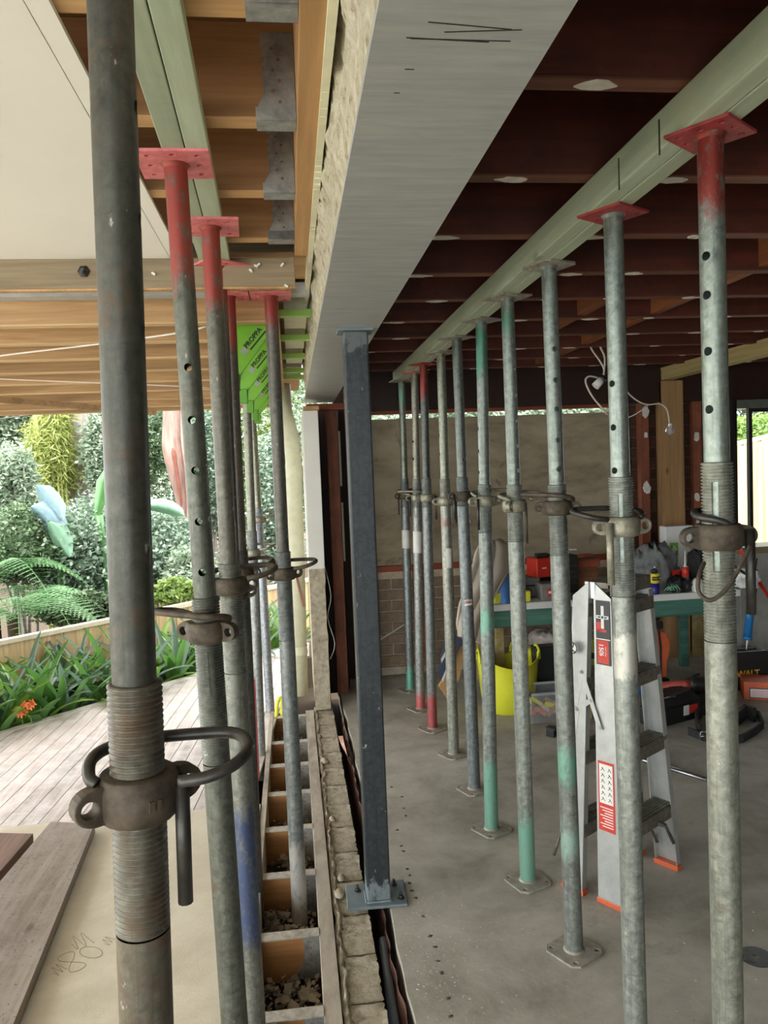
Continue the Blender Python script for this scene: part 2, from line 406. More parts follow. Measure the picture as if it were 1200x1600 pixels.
for nm, px, py, r_ in (('mortar_lump', 530, 1395, .02), ('mortar_lump', 507, 1188, .022), ('mortar_lump', 519, 1278, .014), ('mortar_lump', 533, 1370, .016)):
    p = at(px, py, Z=.0); mb = MB()
    mb.grid(lambda u, v: (r_*math.cos(2*PI*u)*math.sin(v*PI/2)*(1+.3*noise.noise(Vector((u*4, v*4, px)))), 1.6*r_*math.sin(2*PI*u)*math.sin(v*PI/2), r_*.9*math.cos(v*PI/2)), 12, 6, flip=True)
    o = mb.build(nm, M_foot, footing); o.location = (p.x, p.y, -.006)
mb = MB()
def memb(u, v):
    y = 1.2+3.9*u; return (.262-.02*v+.012*noise.noise(Vector((0, y*3, 1)))+.004*math.sin(y*40), y, -.02-.2*v+.012*noise.noise(Vector((2, y*6, 0))))
M_memb = flat('membrane', c(122, 88, 76), .6, var=.2)
mb.grid(memb, 120, 4); tag(mb.build('plastic_membrane', M_memb), 'brown plastic membrane hanging in the dark gap beside the slab', 'membrane')
mb = MB().grid(lambda u, v: (.238+.02*u-.05*v*u, 4.2+.4*v, .005-.05*u*(1-v)+.01*math.sin(v*6)), 5, 6)
tag(mb.build('torn_flap', flat('pink_membrane', c(196, 150, 134), .6)), 'torn pinkish flap of membrane sticking up from the gap behind the steel post', 'membrane')
tag(MB().cyl((.232, 2.2, -.075), (.245, 2.62, -.05), .016).build('conduit', flat('grey_conduit', c(104, 112, 120), .5)), 'short grey conduit lying in the dark gap in front of steel post', 'pipe')
smesh('trim_3', Box((.022, -1, -.16), (.076, 5.16, 0.0)), M_ledger, .002, 'dusty timber ledger along the open floor joists')
smesh('trim_4', Box((-.218, -1, -.16), (-.192, 5.16, .012)), M_ledger, .002, 'thin timber edge between board and open joists')

# ---- open floor joists with hangers and rubble
fj = struct('floor_frame', label='open timber floor joists with rubble between')
jm = Box((-.192, -.045, -.15), (.022, 0, -.002)).mesh('joist', M_floorj)
tm = Box((-.192, -.046, -.002), (.022, .001, .002)).mesh('joist_top', M_top)
def hang(mb):
    pts = [(0, 0), (.0, -.15), (-.115, -.15), (-.075, -.12), (-.055, -.08), (-.052, -.03), (-.06, 0)]
    mb.prism([(x, z) for x, z in pts], 0, .0025, [(-.03, -.02-.022*k, .0035) for k in range(5)], Matrix.Translation((.0215, -.0455, 0)) @ Matrix.Rotation(PI/2, 4, 'X')); return mb
hgm = hang(MB()).mesh('joist_hanger', M_hang)
FJY = [1.05, 1.45, 1.85, 2.254, 2.655, 3.063, 3.469, 3.857, 4.233, 4.595, 5.08]
for y in FJY:
    j = link('joist', jm, fj, loc=(0, y, 0)); link('joist_top', tm, j); link('joist_hanger', hgm, j)
for k, (y0, y1) in enumerate(zip(FJY, FJY[1:])):
    if y1 < 1.9: continue
    mb = MB(); n = 300 if y1 < 3.2 else 140
    for q in range(n):
        s = random.uniform(.005, .015) if random.random() < .85 else random.uniform(.016, .028)
        m = random.choice([4, 5, 5]); th = random.uniform(.2, .45)
        out = [(s*random.uniform(.6, 1.1)*math.cos(2*PI*i/m), s*random.uniform(.5, 1)*math.sin(2*PI*i/m)) for i in range(m)]
        x = random.uniform(-.175, .01); y = random.uniform(y0+.015, y1-.06)
        M = Matrix.Translation((x, y, -.165+random.uniform(0, .035)+.02*(y-y0)/(y1-y0))) @ Matrix.Rotation(random.uniform(-.7, .7), 4, 'X') @ Matrix.Rotation(random.uniform(-.7, .7), 4, 'Y') @ Matrix.Rotation(random.random()*6, 4, 'Z')
        mb.prism(out, 0, s*th, (), M)
    o = mb.build('rubble', flat('rubble_chips_%d' % 1, c(150, 138, 122), .95, var=.35, scale=14) if k == 2 else bpy.data.materials.get('rubble_chips_1') or M_foot)
    n_ = 'nearest to the camera' if k == 2 else 'bay %d beyond the nearest' % (k-2)
    words = {2: 'nearest open', 3: 'second nearest', 4: 'third nearest', 5: 'fourth nearest', 6: 'fifth nearest', 7: 'sixth nearest', 8: 'seventh nearest', 9: 'farthest'}
    tag(o, 'broken brick rubble lying in the %s floor joist bay' % words.get(k, 'nearest open'), 'rubble', kind='stuff')

# ---- particle board sheet, planks, deck
tag(Box((-3.4, -1, 0), (-.222, 3.69, .018)).build('particle_board', M_board), 'large pale particle board sheet laid over the deck at lower left', 'board')
mb = MB()
def loopy(px, py, s, ph, kind):
    P_ = []
    for k in range(22):
        t = k/21*2*PI*1.05
        if kind == '0': q = (math.cos(t), .7*math.sin(t))
        elif kind == '8': q = (.7*math.sin(2*t), math.cos(t))
        else: q = (t/6-.5, .5*math.sin(t*2.2))
        P_.append(at(px+s*(q[0]*math.cos(ph)-q[1]*math.sin(ph)), py+s*.7*(q[0]*math.sin(ph)+q[1]*math.cos(ph)), Z=.0186))
    mb.tube(P_, .0007, 4, False)
for a in ((142, 1488, 18, .2, '0'), (112, 1503, 22, -.6, '8'), (168, 1470, 16, -1, '~'), (125, 1470, 30, -.5, '~'), (90, 1515, 20, -.8, '~')): loopy(*a)
tag(mb.build('pencil_marks', M_seam), 'faint pencil figures scribbled on the pale particle board', 'marking')
def plank(name, pts, z0, z1, mat, label):
    P_ = [at(x, y, Z=z1) for x, y in pts]; cx = sum(p.x for p in P_)/4; cy = sum(p.y for p in P_)/4
    mb = MB(); mb.prism([(p.x-cx, p.y-cy) for p in P_], 0, z1-z0)
    o = mb.build(name, mat, None, .003); o.location = (cx, cy, z0); return tag(o, label, 'plank')
plank('plank', [(148, 1287), (80, 1283), (-190, 1600), (-60, 1800)], .019, .062, M_plank, 'weathered grey timber plank lying nearest the big front prop')
plank('plank', [(52, 1302), (-45, 1300), (-330, 1500), (-120, 1500)], .019, .06, M_plankb, 'brown grooved timber plank at the left edge of the photo')
deck = struct('deck', label='diagonal-edged timber deck with narrow boards')
edge_y = lambda x: 5.744+(x+1.402)*1.02
def poly_board(x0, wd, ys):
    sh = .08; xa = lambda y, o: x0+o+sh*(y-3.7)
    def top(o):
        y = 5.5
        for _ in range(12): y = edge_y(xa(y, o))
        return y-.045
    return [(xa(ys, 0), ys), (xa(ys, wd), ys), (xa(top(wd), wd), top(wd)), (xa(top(0), 0), top(0))]
k = 0; x = -2.9
while x < -.22:
    ys = 3.7 if x < -.30 else 5.15
    q = poly_board(x, .086, ys)
    if q[2][1] > ys+.05:
        mb = MB(); mb.prism([(a-x, b-ys) for a, b in q], -.022, 0); o = mb.build('deck_board', M_deck, deck); o.location = (x, ys, 0)
    x += .0905
M_whit = flat('pale_deck_edge', c(206, 200, 190), .7)
a = Vector((-3.2, edge_y(-3.2), 0)); b = Vector((.06, edge_y(.06), 0)); d = (b-a).normalized(); nrm = Vector((-d.y, d.x, 0))
FR = frame(a-nrm*.04, d, nrm, Vector((0, 0, 1)))
MB().box((0, 0, -.12), ((b-a).length, .07, .004), FR).build('edge_board', M_whit, deck)

# ---- left ceiling
ceil_l = struct('ceiling', label='ceilings of the open building')
MB().box((-4.5, -4, 2.30), (-.346, 2.5, 2.309)).build('ceiling_sheet', M_ceil, ceil_l)
MB().box((-.344, -4, 2.30), (-.310, 2.5, 2.309)).build('ceiling_strip', M_ceil, ceil_l)
JL = [.02, .42, .82]+[at(400, y, Z=2.3).y for y in (38, 208, 315, 384)]
jlm = Box((-.95, -.045, 2.312), (.042, 0, 2.49)).mesh('joist', M_jl)
mb = MB(); mb.box((-.036, -.0475, 2.305), (.042, .0025, 2.3115)); mb.box((-.036, -.0475, 2.305), (.042, -.0455, 2.33))
sc_ = [(0, 0), (0, .16), (-.062, .16)]+[(-.058-.006*(k % 2), .15-.01*k) for k in range(1, 11)]+[(-.078, .012), (-.078, 0)]
mb.prism([(x, y) for x, y in sc_[::-1]], 0, .002, [(-.03-.012*(k % 2), .03+.02*k, .0035) for k in range(6)], Matrix.Translation((.042, -.0455, 2.31)) @ Matrix.Rotation(PI/2, 4, 'X'))
hlm = mb.mesh('joist_hanger', M_hang); jle = Box((-.95, -.0455, 2.309), (.03, .0005, 2.312)).mesh('joist_edge', wood('joist_edge_pale', c(184, 140, 92), c(208, 168, 118), 0))
for y in JL:
    j = link('joist', jlm, ceil_l, loc=(0, y, 0)); link('joist_hanger', hlm, j); link('joist_edge', jle, j)
MB().box((.043, -1.5, 2.30), (.089, 2.485, 2.49)).build('trimmer', M_jly, ceil_l, .002)
for x0 in (-.95, -.45): MB().box((x0, -4, 2.491), (x0+.495, 2.5, 2.51)).build('floor_sheet', wood('floor_sheet_brown', c(110, 72, 40), c(140, 96, 58), 0), ceil_l)
Box((-1.8, 2.5, 2.209), (.041, 2.545, 2.30)).build('cross_beam', M_grey, ceil_l, .002)
Box((-4.5, 2.5, 2.209), (-1.803, 2.545, 2.30)).build('cross_beam', M_grey, ceil_l, .002)
MB().box((-1.2, 2.497, 2.203), (.041, 2.52, 2.209)).build('beam_lip_lit', M_jly, ceil_l)  # paler strip paints the light caught by the cross beam's bottom lip
mb = MB(); p = at(131, 424, Y=2.498); M_ = Matrix.Translation((p.x, 2.5, p.z)) @ Matrix.Rotation(PI/2, 4, 'X')
mb.lathe([(.019, 0), (.019, .003), (.012, .003), (.012, .014), (.006, .014), (.006, .024)], 6, M_); mb.build('bolt', M_dsteel, ceil_l)
for px, py in ((240, 428), (392, 423), (400, 416), (404, 414), (441, 414), (447, 447)):
    p = at(px, py, Y=2.497); MB().box((-.006, -.006, -.003), (.006, .004, .003), Matrix.Translation(p) @ Matrix.Rotation(random.uniform(-1, 1), 4, 'Y')).build('packer', M_white, ceil_l)
# zinc channel on the second line of props
pc = at(100, 461, Y=2.95)
mb = MB(); mb.box((-4.5, 2.93, 2.285), (.10, 3.0, 2.29)); mb.box((-4.5, 2.93, 2.29), (.10, 2.933, 2.325)); mb.box((-4.5, 2.997, 2.29), (.1, 3.0, 2.325))
mb.build('zinc_channel', flat('zinc_light', c(186, 190, 190), .45, .3), ceil_l)
MB().box((-4.5, 2.46, 2.515), (.14, 3.0, 2.53)).build('roof_cover', M_dfloor, ceil_l)
MB().box((-4.5, 2.9, 2.33), (.14, 2.93, 2.53)).build('roof_cover', M_grey, ceil_l)
MB().box((-4.5, 2.6, 2.33), (.1, 3.3, 2.345)).build('soffit_lining', M_perg, ceil_l)
pjm = Box((-4.5, 0, 2.2), (-.06, .045, 2.34)).mesh('joist', M_perg)
plm = Box((-4.5, -.002, 2.194), (-.06, .047, 2.2)).mesh('joist_edge', wood('pergola_edge_lit', c(200, 164, 116), c(222, 190, 144), 0))  # lighter strip paints the highlight along each joist's lower edge
PJ = [3.0, 3.4, 3.85, 4.3, 4.8, 5.3, 5.9, 6.5, 6.9]
for y in PJ:
    j = link('joist', pjm, ceil_l, loc=(0, y, 0)); link('joist_edge', plm, j)
MB().box((-4.5, 2.95, 2.345), (.1, 7.0, 2.36)).build('roof_sheet', wood('roof_lining', c(150, 112, 70), c(176, 138, 94), 0), ceil_l)
MB().box((-.058, 3.0, 2.2), (-.02, 6.9, 2.34)).build('rim_joist', M_perg, ceil_l)
a = at(0, 597, Z=2.185); b = at(90, 625, Z=2.185); c_ = at(82, 628, Z=2.185)
M_ = frame(Vector((-2.0, 5.1, 2.15)), Vector((1, 1.9, 0)).normalized(), Vector((-1.9, 1, 0)).normalized(), Vector((0, 0, 1)))
MB().box((-.4, 0, 0), (1.9, .045, .04), M_).build('diagonal_batten', M_perg, ceil_l)
# hanging cable across pergola
tag(MB().tube([at(-60, 568, Y=3.6), at(0, 556, Y=3.4), at(150, 538, Y=3.2), at(280, 520, Y=3.05), at(322, 510, Y=3.02)], .004, 6).build('cable', M_cable), 'pale cable strung under the pergola joists to the green bracket', 'cable')
tag(MB().tube([at(-60, 585, Y=4.6), at(0, 592, Y=4.5), at(200, 600, Y=4.3), at(330, 606, Y=4.3)], .003, 5).build('cable', M_cable), 'thin cable slung under the far pergola joists', 'cable')

# ---- steel plate beam with the wall it carries
beam = thing('steel_lintel', 'long galvanised flat steel lintel running overhead between the prop rows', 'steel beam', (.225, 2.3, 2.12))
Box((-.108, -3.8, 0), (.109, .455, .012)).build('lintel_plate', M_galvp, beam)
Box((-.108, .458, .0), (.109, 3.43, .012)).build('lintel_plate', M_galvp, beam)
for px, py, l, a_ in ((735, 40, .05, .1), (755, 48, .045, -.1), (700, 62, .05, .05), (640, 108, .006, 0), (620, 145, .004, 0), (720, 62, .06, 0)):
    p = at(px, py, Z=2.12); MB().box((-l, -.0008, -.0006), (l, .0008, .0002), Matrix.Translation((p.x-.225, p.y-2.3, 0)) @ Matrix.Rotation(a_, 4, 'Z')).build('scratch', M_dsteel, beam)
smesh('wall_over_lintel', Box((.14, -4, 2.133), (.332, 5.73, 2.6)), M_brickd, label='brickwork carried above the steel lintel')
zs = 2.135
def render_face(u, v):
    y = -.6+5.75*u; z = 2.132+.30*v
    n1 = noise.noise(Vector((0, y*7, z*12))); n2 = noise.noise(Vector((4, y*26, z*40))); n3 = noise.noise(Vector((9, y*70, z*9)))
    rim = 1 if v < .04 else 0
    return (.120-.017*v-.016*(n1+.1)*(1-rim)*min(1, v*3)-.012*n2*(1-rim)*min(1, v*3)-.005*n3+.0*rim, y, z+(0 if rim else .006*n1))
o = MB().grid(render_face, 620, 14, True, True).build('render_edge', M_rough); o['kind'] = 'structure'; o.name = 'wall_broken_edge'; o['label'] = 'broken cream render and mortar edge beside the steel lintel'
mb = MB()
ys = np.arange(-.6, 5.1, .03)
for i in range(len(ys)-1):
    y0, y1 = ys[i], ys[i+1]; zz = 2.290+.012*noise.noise(Vector((0, y0*4, 7)))
    mb.add([(.084, y0, zz), (.084, y1, zz), (.099, y1, zz), (.099, y0, zz), (.084, y0, 2.42), (.084, y1, 2.42), (.099, y1, 2.42), (.099, y0, 2.42)], [(0, 3, 2, 1), (0, 1, 5, 4), (2, 3, 7, 6), (0, 4, 7, 3), (1, 2, 6, 5)])
smesh('trim_5', mb, M_cream, label='thin cream painted board against the broken render')

# ---- right ceiling
JR = [.49, .94, 1.39, 1.855, 2.33, 2.79, 3.22, 3.68, 4.14, 4.6, 5.05, 5.5]
jrm = Box((.34, 0, 2.32), (5.0, .045, 2.53)).mesh('joist', M_red)
jem = Box((.34, -.001, 2.316), (5.0, .046, 2.32)).mesh('joist_edge', M_rede)
JO = []
for y in JR:
    JO.append(link('joist', jrm, ceil_l, loc=(0, y, 0))); link('joist_edge', jem, JO[-1])
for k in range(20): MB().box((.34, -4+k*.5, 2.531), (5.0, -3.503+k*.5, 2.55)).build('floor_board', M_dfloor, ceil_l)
def patch(seed):
    r = random.Random(seed); n = 11
    o = [((.03+.018*r.random())*math.cos(2*PI*k/n), .021*math.sin(2*PI*k/n)*r.uniform(.6, 1)) for k in range(n)]
    return MB().prism(o, -.007, -.004).mesh('plaster_patch', M_plas)
pm = [patch(k) for k in range(4)]
i = 0
for j, y in zip(JO, JR):
    if y < 1.3: continue
    for x in np.arange(.55, 4.6, .43):
        if y < 1.5 and x > 1.3: continue
        if abs(x-.81) < .22: x = 1.06
        link('plaster_patch', pm[i % 4], j, loc=(x+random.uniform(-.1, .1), .022, 2.32), rot=(0, 0, random.choice((0, PI))), scale=(random.uniform(.6, 1.3), 1, 1)); i += 1
ngm = Box((-.35, 0, 2.335), (.0, .045, 2.5))
M_nog = wood('noggin_brown', c(118, 66, 34), c(150, 92, 52), 1)
ngm = Box((-.02, .0, 2.33), (.025, 1, 2.50)).mesh('noggin', M_nog)
for a, b in zip(JR, JR[1:]):
    if a > 1.8: link('noggin', ngm, ceil_l, loc=(1.83, a+.046, 0), scale=(1, b-a-.047, 1))
for a, b in ((3.22, 3.68), (3.68, 4.14)): link('noggin', ngm, ceil_l, loc=(1.45, a+.046, 0), scale=(1, b-a-.047, 1))
# treated beam at right with its hanger
bt = thing('treated_beam', 'pale treated pine double beam high at the right under the red joists', 'beam', (2.965, 5.9, 2.23))
Box((-.0, -2.4, .0), (.043, -.02, .1)).build('beam_ply', M_lvl, bt, .002); Box((.047, -2.4, .0), (.09, -.02, .1)).build('beam_ply', M_lvl, bt, .002)
mb = MB(); mb.box((.02, -.022, -.09), (.2, -.019, .0)); mb.box((.092, -.12, 0), (.095, -.02, .07)); mb.build('hanger', M_hang, bt)
# bearers over the props
gb = thing('prop_bearer', 'long pale green treated double bearer carried by the right row of props', 'bearer', (.81, 3.2, 2.235))
Box((-.045, -3.6, 0), (-.0015, 2.38, .077)).build('bearer_ply', M_green, gb, .003); Box((.0015, -3.6, .0), (.045, 2.36, .077)).build('bearer_ply', M_green, gb, .003)
for px, py in ((1029, 165), (967, 280)):
    p = at(px, py, X=.764); MB().box((-.0015, -.002, -.04), (0, .002, .03), Matrix.Translation((-.045, p.y-3.2, .03))).build('pencil_tick', M_dsteel, gb)
lb = thing('prop_bearer', 'pale green treated timber bearer carried by the red-plated props at left', 'bearer', (-.19, 1.9, 2.281))
ang = math.atan2(-.035, 1.3)
Mr = Matrix.Rotation(-ang, 4, 'Z')
Box((-.047, -1.6, .0), (-.001, .75, .026), Mr).build('bearer_ply', M_green, lb, .002); Box((.001, -.86, -.0), (.047, .72, .0265), Mr).build('bearer_ply', M_green, lb, .002)

# ---- steel post
pa, pb = at(543, 1420, Z=.012), at(637, 1412, Z=.012); pr = at(628, 1374, Z=.012)
post = thing('steel_post', 'dark blue-grey square steel post bolted to the slab edge under the lintel', 'post', (.249, 2.80, 0))
M_post = galv('post_paint', c(48, 54, 57), [(-1, .09, c(122, 132, 136)), (2.05, 3, c(92, 98, 98))], metal=.2, rough=.45, soft=.01)
mb = MB(); mb.prism([(-.043+.008*0, -.045), (.046, -.045), (.046, .044), (-.043, .044)], .013, 2.112); mb.build('shaft', M_post, post, .006)
mb = MB(); mb.prism([(pa.x-.249, pa.y-2.8), (pb.x-.249, pb.y-2.8), (pr.x-.249+.005, pr.y-2.8), (pa.x-.249+.003, pr.y-2.8)], 0.001, .012); mb.build('base_plate', M_col2, post, .002)
mb = MB(); mb.prism([(-.062, -.052), (.066, -.052), (.066, .052), (-.062, .052)], 2.112, 2.12); mb.build('cap_plate', M_col2, post, .001)
mb = MB(); mb.tube([(-.043, -.049, .014), (-.02, -.05, .016), (0, -.049, .014), (.02, -.05, .016), (.047, -.049, .014)], .005, 6); mb.tube([(.049, -.045, .014), (.05, .044, .014)], .004, 6, False); mb.tube([(-.046, -.045, .014), (-.046, .044, .014)], .004, 6, False)
mb.build('weld_bead', M_col2, post)
for x, y in ((.085, -.035), (-.072, .045), (.07, .06)):
    mb = MB(); mb.lathe([(.013, 0), (.013, .003)], 12, Matrix.Translation((x, y, .012))); mb.lathe([(.009, .003), (.009, .012)], 6, Matrix.Translation((x, y, .012))); mb.lathe([(.005, .012), (.005, .024)], 8, Matrix.Translation((x, y, .012))); mb.build('anchor_bolt', M_dsteel, post)

# ---- back wall
wb = struct('wall_back', label='back wall of ply sheet, brickwork and red studs')
def bricks(x0, x1, z0, z1, mat, yf, var=3):
    ms = []
    for k in range(var):
        mb = MB(); r = Vector((k*5, 0, x0))
        mb.box((0, 0, 0), (.228, .05, .076)); 
        mb.v = [(x+.003*noise.noise(r+Vector((x*30, y*9, z*30))), y, z+.003*noise.noise(r+Vector((x*20, 3, z*9)))) for x, y, z in mb.v]
        ms.append(mb.mesh('brick', mat))
    hb = Box((0, 0, 0), (.108, .05, .076)).mesh('brick', mat); row = 0; z = z0
    while z+.07 < z1:
        x = x0-(.12 if row % 2 else 0)
        while x < x1-.02:
            if x < x0-.01: link('brick', hb, wb, loc=(x0, yf, z))
            elif x+.228 > x1+.05: link('brick', hb, wb, loc=(x, yf, z))
            else: link('brick', random.choice(ms), wb, loc=(x, yf+random.uniform(-.004, .004), z))
            x += .24
        z += .086; row += 1
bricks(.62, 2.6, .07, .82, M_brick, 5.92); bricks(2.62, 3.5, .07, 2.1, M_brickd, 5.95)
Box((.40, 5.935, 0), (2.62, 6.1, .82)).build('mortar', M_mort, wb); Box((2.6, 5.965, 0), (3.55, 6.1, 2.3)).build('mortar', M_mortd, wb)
Box((.60, 5.90, 0), (2.6, 5.94, .06)).build('sole_plate', M_ledger, wb)
Box((.60, 5.885, .862), (2.62, 5.905, 1.992)).build('ply_sheet', M_ply, wb, .002)
Box((.60, 5.86, .815), (2.62, 5.92, .862)).build('timber_rail', M_redx, wb, .002)
Box((.60, 5.88, 2.03), (2.62, 5.95, 2.055)).build('window_head', M_redx, wb)
Box((.34, 5.87, 2.057), (3.6, 6.0, 2.315)).build('lintel_timber', M_dfloor, wb)
Box((.60, 6.0, 1.55), (2.62, 6.02, 1.99)).build('outer_ply', M_dark, wb)
for a, b in ((at(645, 900, Y=5.88).x, at(661, 900, Y=5.88).x), ):
    Box((a, 5.87, .06), (b, 5.915, .815)).build('stud', M_redz, wb, .002)
for px, wd in ((1000, .075), (1083, .07), (1130, .05)):
    x = at(px, 760, Y=5.9).x; Box((x, 5.88, 0), (x+wd, 5.945, 2.056)).build('stud', M_redz, wb, .002)
x0 = at(1032, 760, Y=5.88).x; x1 = at(1068, 760, Y=5.88).x
Box((x0, 5.87, 0), (x0+.012, 5.94, 2.23)).build('post_side', M_pine, wb, .001)
Box((x0+.014, 5.86, 0), (x1, 5.95, 2.225)).build('pine_post', M_pine, wb, .002)
MB().tube([at(590, 1002, Y=5.915), at(612, 988, Y=5.91), at(628, 978, Y=5.905), at(638, 973, Y=5.905)], .008, 6).build('conduit', M_cable, wb)
for k, (px, py, s) in enumerate(((1008, 643, 1.5), (1009, 680, .8), (1010, 762, 1.6), (1088, 682, 1.3), (1089, 777, 1.2), (1090, 815, .7), (654, 912, .8), (652, 985, 1.0), (655, 940, .6))):
    p = at(px, py, Y=5.868); mb = MB(); r = random.Random(k); n = 8
    mb.prism([(.022*s*r.uniform(.6, 1)*math.cos(2*PI*i/n), .04*s*r.uniform(.6, 1)*math.sin(2*PI*i/n)) for i in range(n)], 0, .012, (), Matrix.Rotation(PI/2, 4, 'X'))
    o = mb.build('plaster_lump', M_plas, wb); o.location = p
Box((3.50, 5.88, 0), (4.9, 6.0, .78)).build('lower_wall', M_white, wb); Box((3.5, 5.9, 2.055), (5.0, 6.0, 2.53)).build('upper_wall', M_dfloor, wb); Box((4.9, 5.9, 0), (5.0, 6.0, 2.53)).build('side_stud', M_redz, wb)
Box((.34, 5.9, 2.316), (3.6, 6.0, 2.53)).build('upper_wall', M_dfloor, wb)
# window
wn = struct('window_1', label='dark framed sliding window in the back wall')
M_fr = flat('dark_aluminium', c(52, 50, 48), .4, .5, var=.1)
Box((3.535, 5.86, .78), (3.60, 5.96, 2.055)).build('frame_side', M_fr, wn, .002); Box((3.60, 5.86, 1.985), (4.9, 5.96, 2.055)).build('frame_head', flat('grey_frame', c(120, 126, 122), .4, .4), wn, .002)
Box((3.60, 5.85, .78), (4.9, 6.0, .84)).build('frame_sill', M_white, wn, .002); Box((3.715, 5.88, .84), (3.745, 5.92, 1.985)).build('sash_stile', M_fr, wn, .002)
Box((3.745, 5.88, .84), (4.88, 5.91, .87)).build('sash_rail', flat('sash_grey', c(150, 152, 148), .4, .4), wn, .002); Box((3.745, 5.88, 1.955), (4.88, 5.91, 1.985)).build('sash_rail', M_fr, wn, .002)
Box((3.60, 5.93, .84), (4.25, 5.934, 1.985)).build('pane', M_glass, wn); Box((3.745, 5.894, .87), (4.88, 5.898, 1.955)).build('pane', M_glass, wn)
p = at(1136, 650, Y=5.85); tag(Box((-.05, 0, -.13), (.035, .06, .13)).build('junction_box', M_black, None, .004), 'black box fixed on the wall left of the window', 'box').location = (p.x, 5.82, p.z)
# left end of the back wall: render pier, studs
wl = struct('wall_left', label='cut end of the rendered brick wall with red studs')
Box((.09, 5.15, .96), (.195, 5.92, 2.02)).build('painted_render', flat('painted_white_wall', c(218, 216, 208), .8, var=.04, scale=5), wl, .004)
mb = MB(); mb.grid(lambda u, v: (.088+.105*u+(.014*noise.noise(Vector((0, 0, v*9))) if u > .95 else 0), 5.148+.004*noise.noise(Vector((u*6, 0, v*20))), .0+.96*v), 8, 30, True); mb.box((.092, 5.153, 0), (.188, 5.92, .96))
mb.build('bare_render', M_foot, wl)
MB().box((.125, 5.46, 2.045), (.40, 5.56, 2.09)).build('top_plate', M_redx, wl, .002)
Box((.10, 5.1, 2.02), (.2, 5.6, 2.045)).build('timber_packer', M_pine, wl)
Box((.262, 5.50, 0), (.342, 5.56, 2.045)).build('stud', M_redz, wl, .003); Box((.40, 5.52, 0), (.45, 5.6, 2.2)).build('stud', M_redz, wl, .003)
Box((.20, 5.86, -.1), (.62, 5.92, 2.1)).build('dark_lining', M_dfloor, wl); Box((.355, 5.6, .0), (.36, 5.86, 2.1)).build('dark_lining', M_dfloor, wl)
Box((.35, 5.595, .95), (.365, 5.6, 1.38)).build('paper_strip', M_cream, wl); Box((.35, 5.595, 1.5), (.365, 5.6, 1.9)).build('paper_strip', M_cream, wl)
MB().tube([at(506, 880, Y=5.2), at(517, 930, Y=5.2), at(512, 965, Y=5.2), at(523, 1005, Y=5.2), at(516, 1030, Y=5.2)], .0035, 6).build('cable', M_cable, wl)
mb = MB()
for z0 in np.arange(0, .9, .5): pass
# downpipe
dp = thing('downpipe', 'cream plastic downpipe standing outside beyond the green brackets', 'pipe', (.0, 5.32, 0))
mb = MB(); pts = [at(436, 640, Y=5.45), at(438, 655, Y=5.42), at(446, 672, Y=5.36)]
mb.tube([p-Vector((0, 5.32, 0)) for p in [at(441, 600, Y=5.5), at(444, 640, Y=5.5), at(456, 690, Y=5.34), at(459, 720, Y=5.32), at(469, 1085, Y=5.32)]], .056, 14, False)
mb.build('pipe', M_cream, dp)
mb = MB(); q = at(460, 735, Y=5.32); mb.lathe([(.06, -.05), (.06, .03)], 16, Matrix.Translation((q.x, 0, q.z)), False); mb.build('pipe_socket', M_cream, dp); mb = MB(); q = at(467, 1015, Y=5.32); mb.lathe([(.06, -.03), (.06, .03)], 16, Matrix.Translation((q.x, 0, q.z)), False); mb.build('pipe_socket', M_cream, dp)
q = at(466, 678+0, Y=5.3); Box((.06, -.02, 1.72), (.10, .02, 1.75)).build('pipe_clip', M_cream, dp)
smesh('wall_light_block', Box((.34, -4.1, 0), (5.1, -4.0, 2.53)), M_ply, label='rear wall added behind the camera to block light')  # added out of view to stop light entering from behind the camera
smesh('wall_right', Box((5.0, -4, 0), (5.1, 6.0, 2.53)), M_brickd, label='right side brick wall')  # unseen side wall, lengthened behind the camera to block light

# ================================================================ PROPS
RI, RO = .0242, .0302
def holed_tube(zs_all, holes, r, z0, z1, ang, n=24):
    """tube wall with real round holes through front and back"""
    mb = MB(); hz = sorted(holes); hs = .021; cur = z0; cuts = []
    k0 = int(round(ang/(2*PI)*n)) % n
    def ring(z): return [(r*math.cos(2*PI*k/n), r*math.sin(2*PI*k/n), z) for k in range(n)]
    def wall(a, b):
        if b-a < 1e-4: return
        mb.add(ring(a)+ring(b), [(k, (k+1) % n, n+(k+1) % n, n+k) for k in range(n)], True)
    W = 4
    for h in hz:
        if h-hs < cur or h+hs > z1: continue
        wall(cur, h-hs); cur = h+hs
        skip = set()
        for base in (k0-W//2, k0-W//2+n//2):
            for q in range(W): skip.add((base+q) % n)
        mb.add(ring(h-hs)+ring(h+hs), [(k, (k+1) % n, n+(k+1) % n, n+k) for k in range(n) if k not in skip], True)
        for base in (k0-W//2, k0-W//2+n//2):
            a0 = 2*PI*base/n; da = 2*PI*W/n; O = []; I = []
            P_ = [(i/4, 0) for i in range(4)]+[(1, i/4) for i in range(4)]+[(1-i/4, 1) for i in range(4)]+[(0, 1-i/4) for i in range(4)]
            for u, v in P_:
                a = a0+da*u; O.append((r*math.cos(a), r*math.sin(a), h-hs+2*hs*v))
                t = math.atan2(v-.5, u-.5); ac = a0+da/2+math.asin(.0085/r*math.cos(t)); I.append((r*math.cos(ac), r*math.sin(ac), h+.0085*math.sin(t)))
            m = 16; mb.add(O+I, [(i, (i+1) % m, m+(i+1) % m, m+i) for i in range(m)], True)
    wall(cur, z1)
    return mb
def thread_prof(z0, z1, pitch=.0064, r=RO, d=.0034):
    n = max(2, int((z1-z0)/pitch)); p = (z1-z0)/n; out = []
    for i in range(n):
        z = z0+i*p; out += [(r-d, z), (r-d, z+p*.18), (r, z+p*.42), (r, z+p*.72)]
    out.append((r-d, z1)); return out
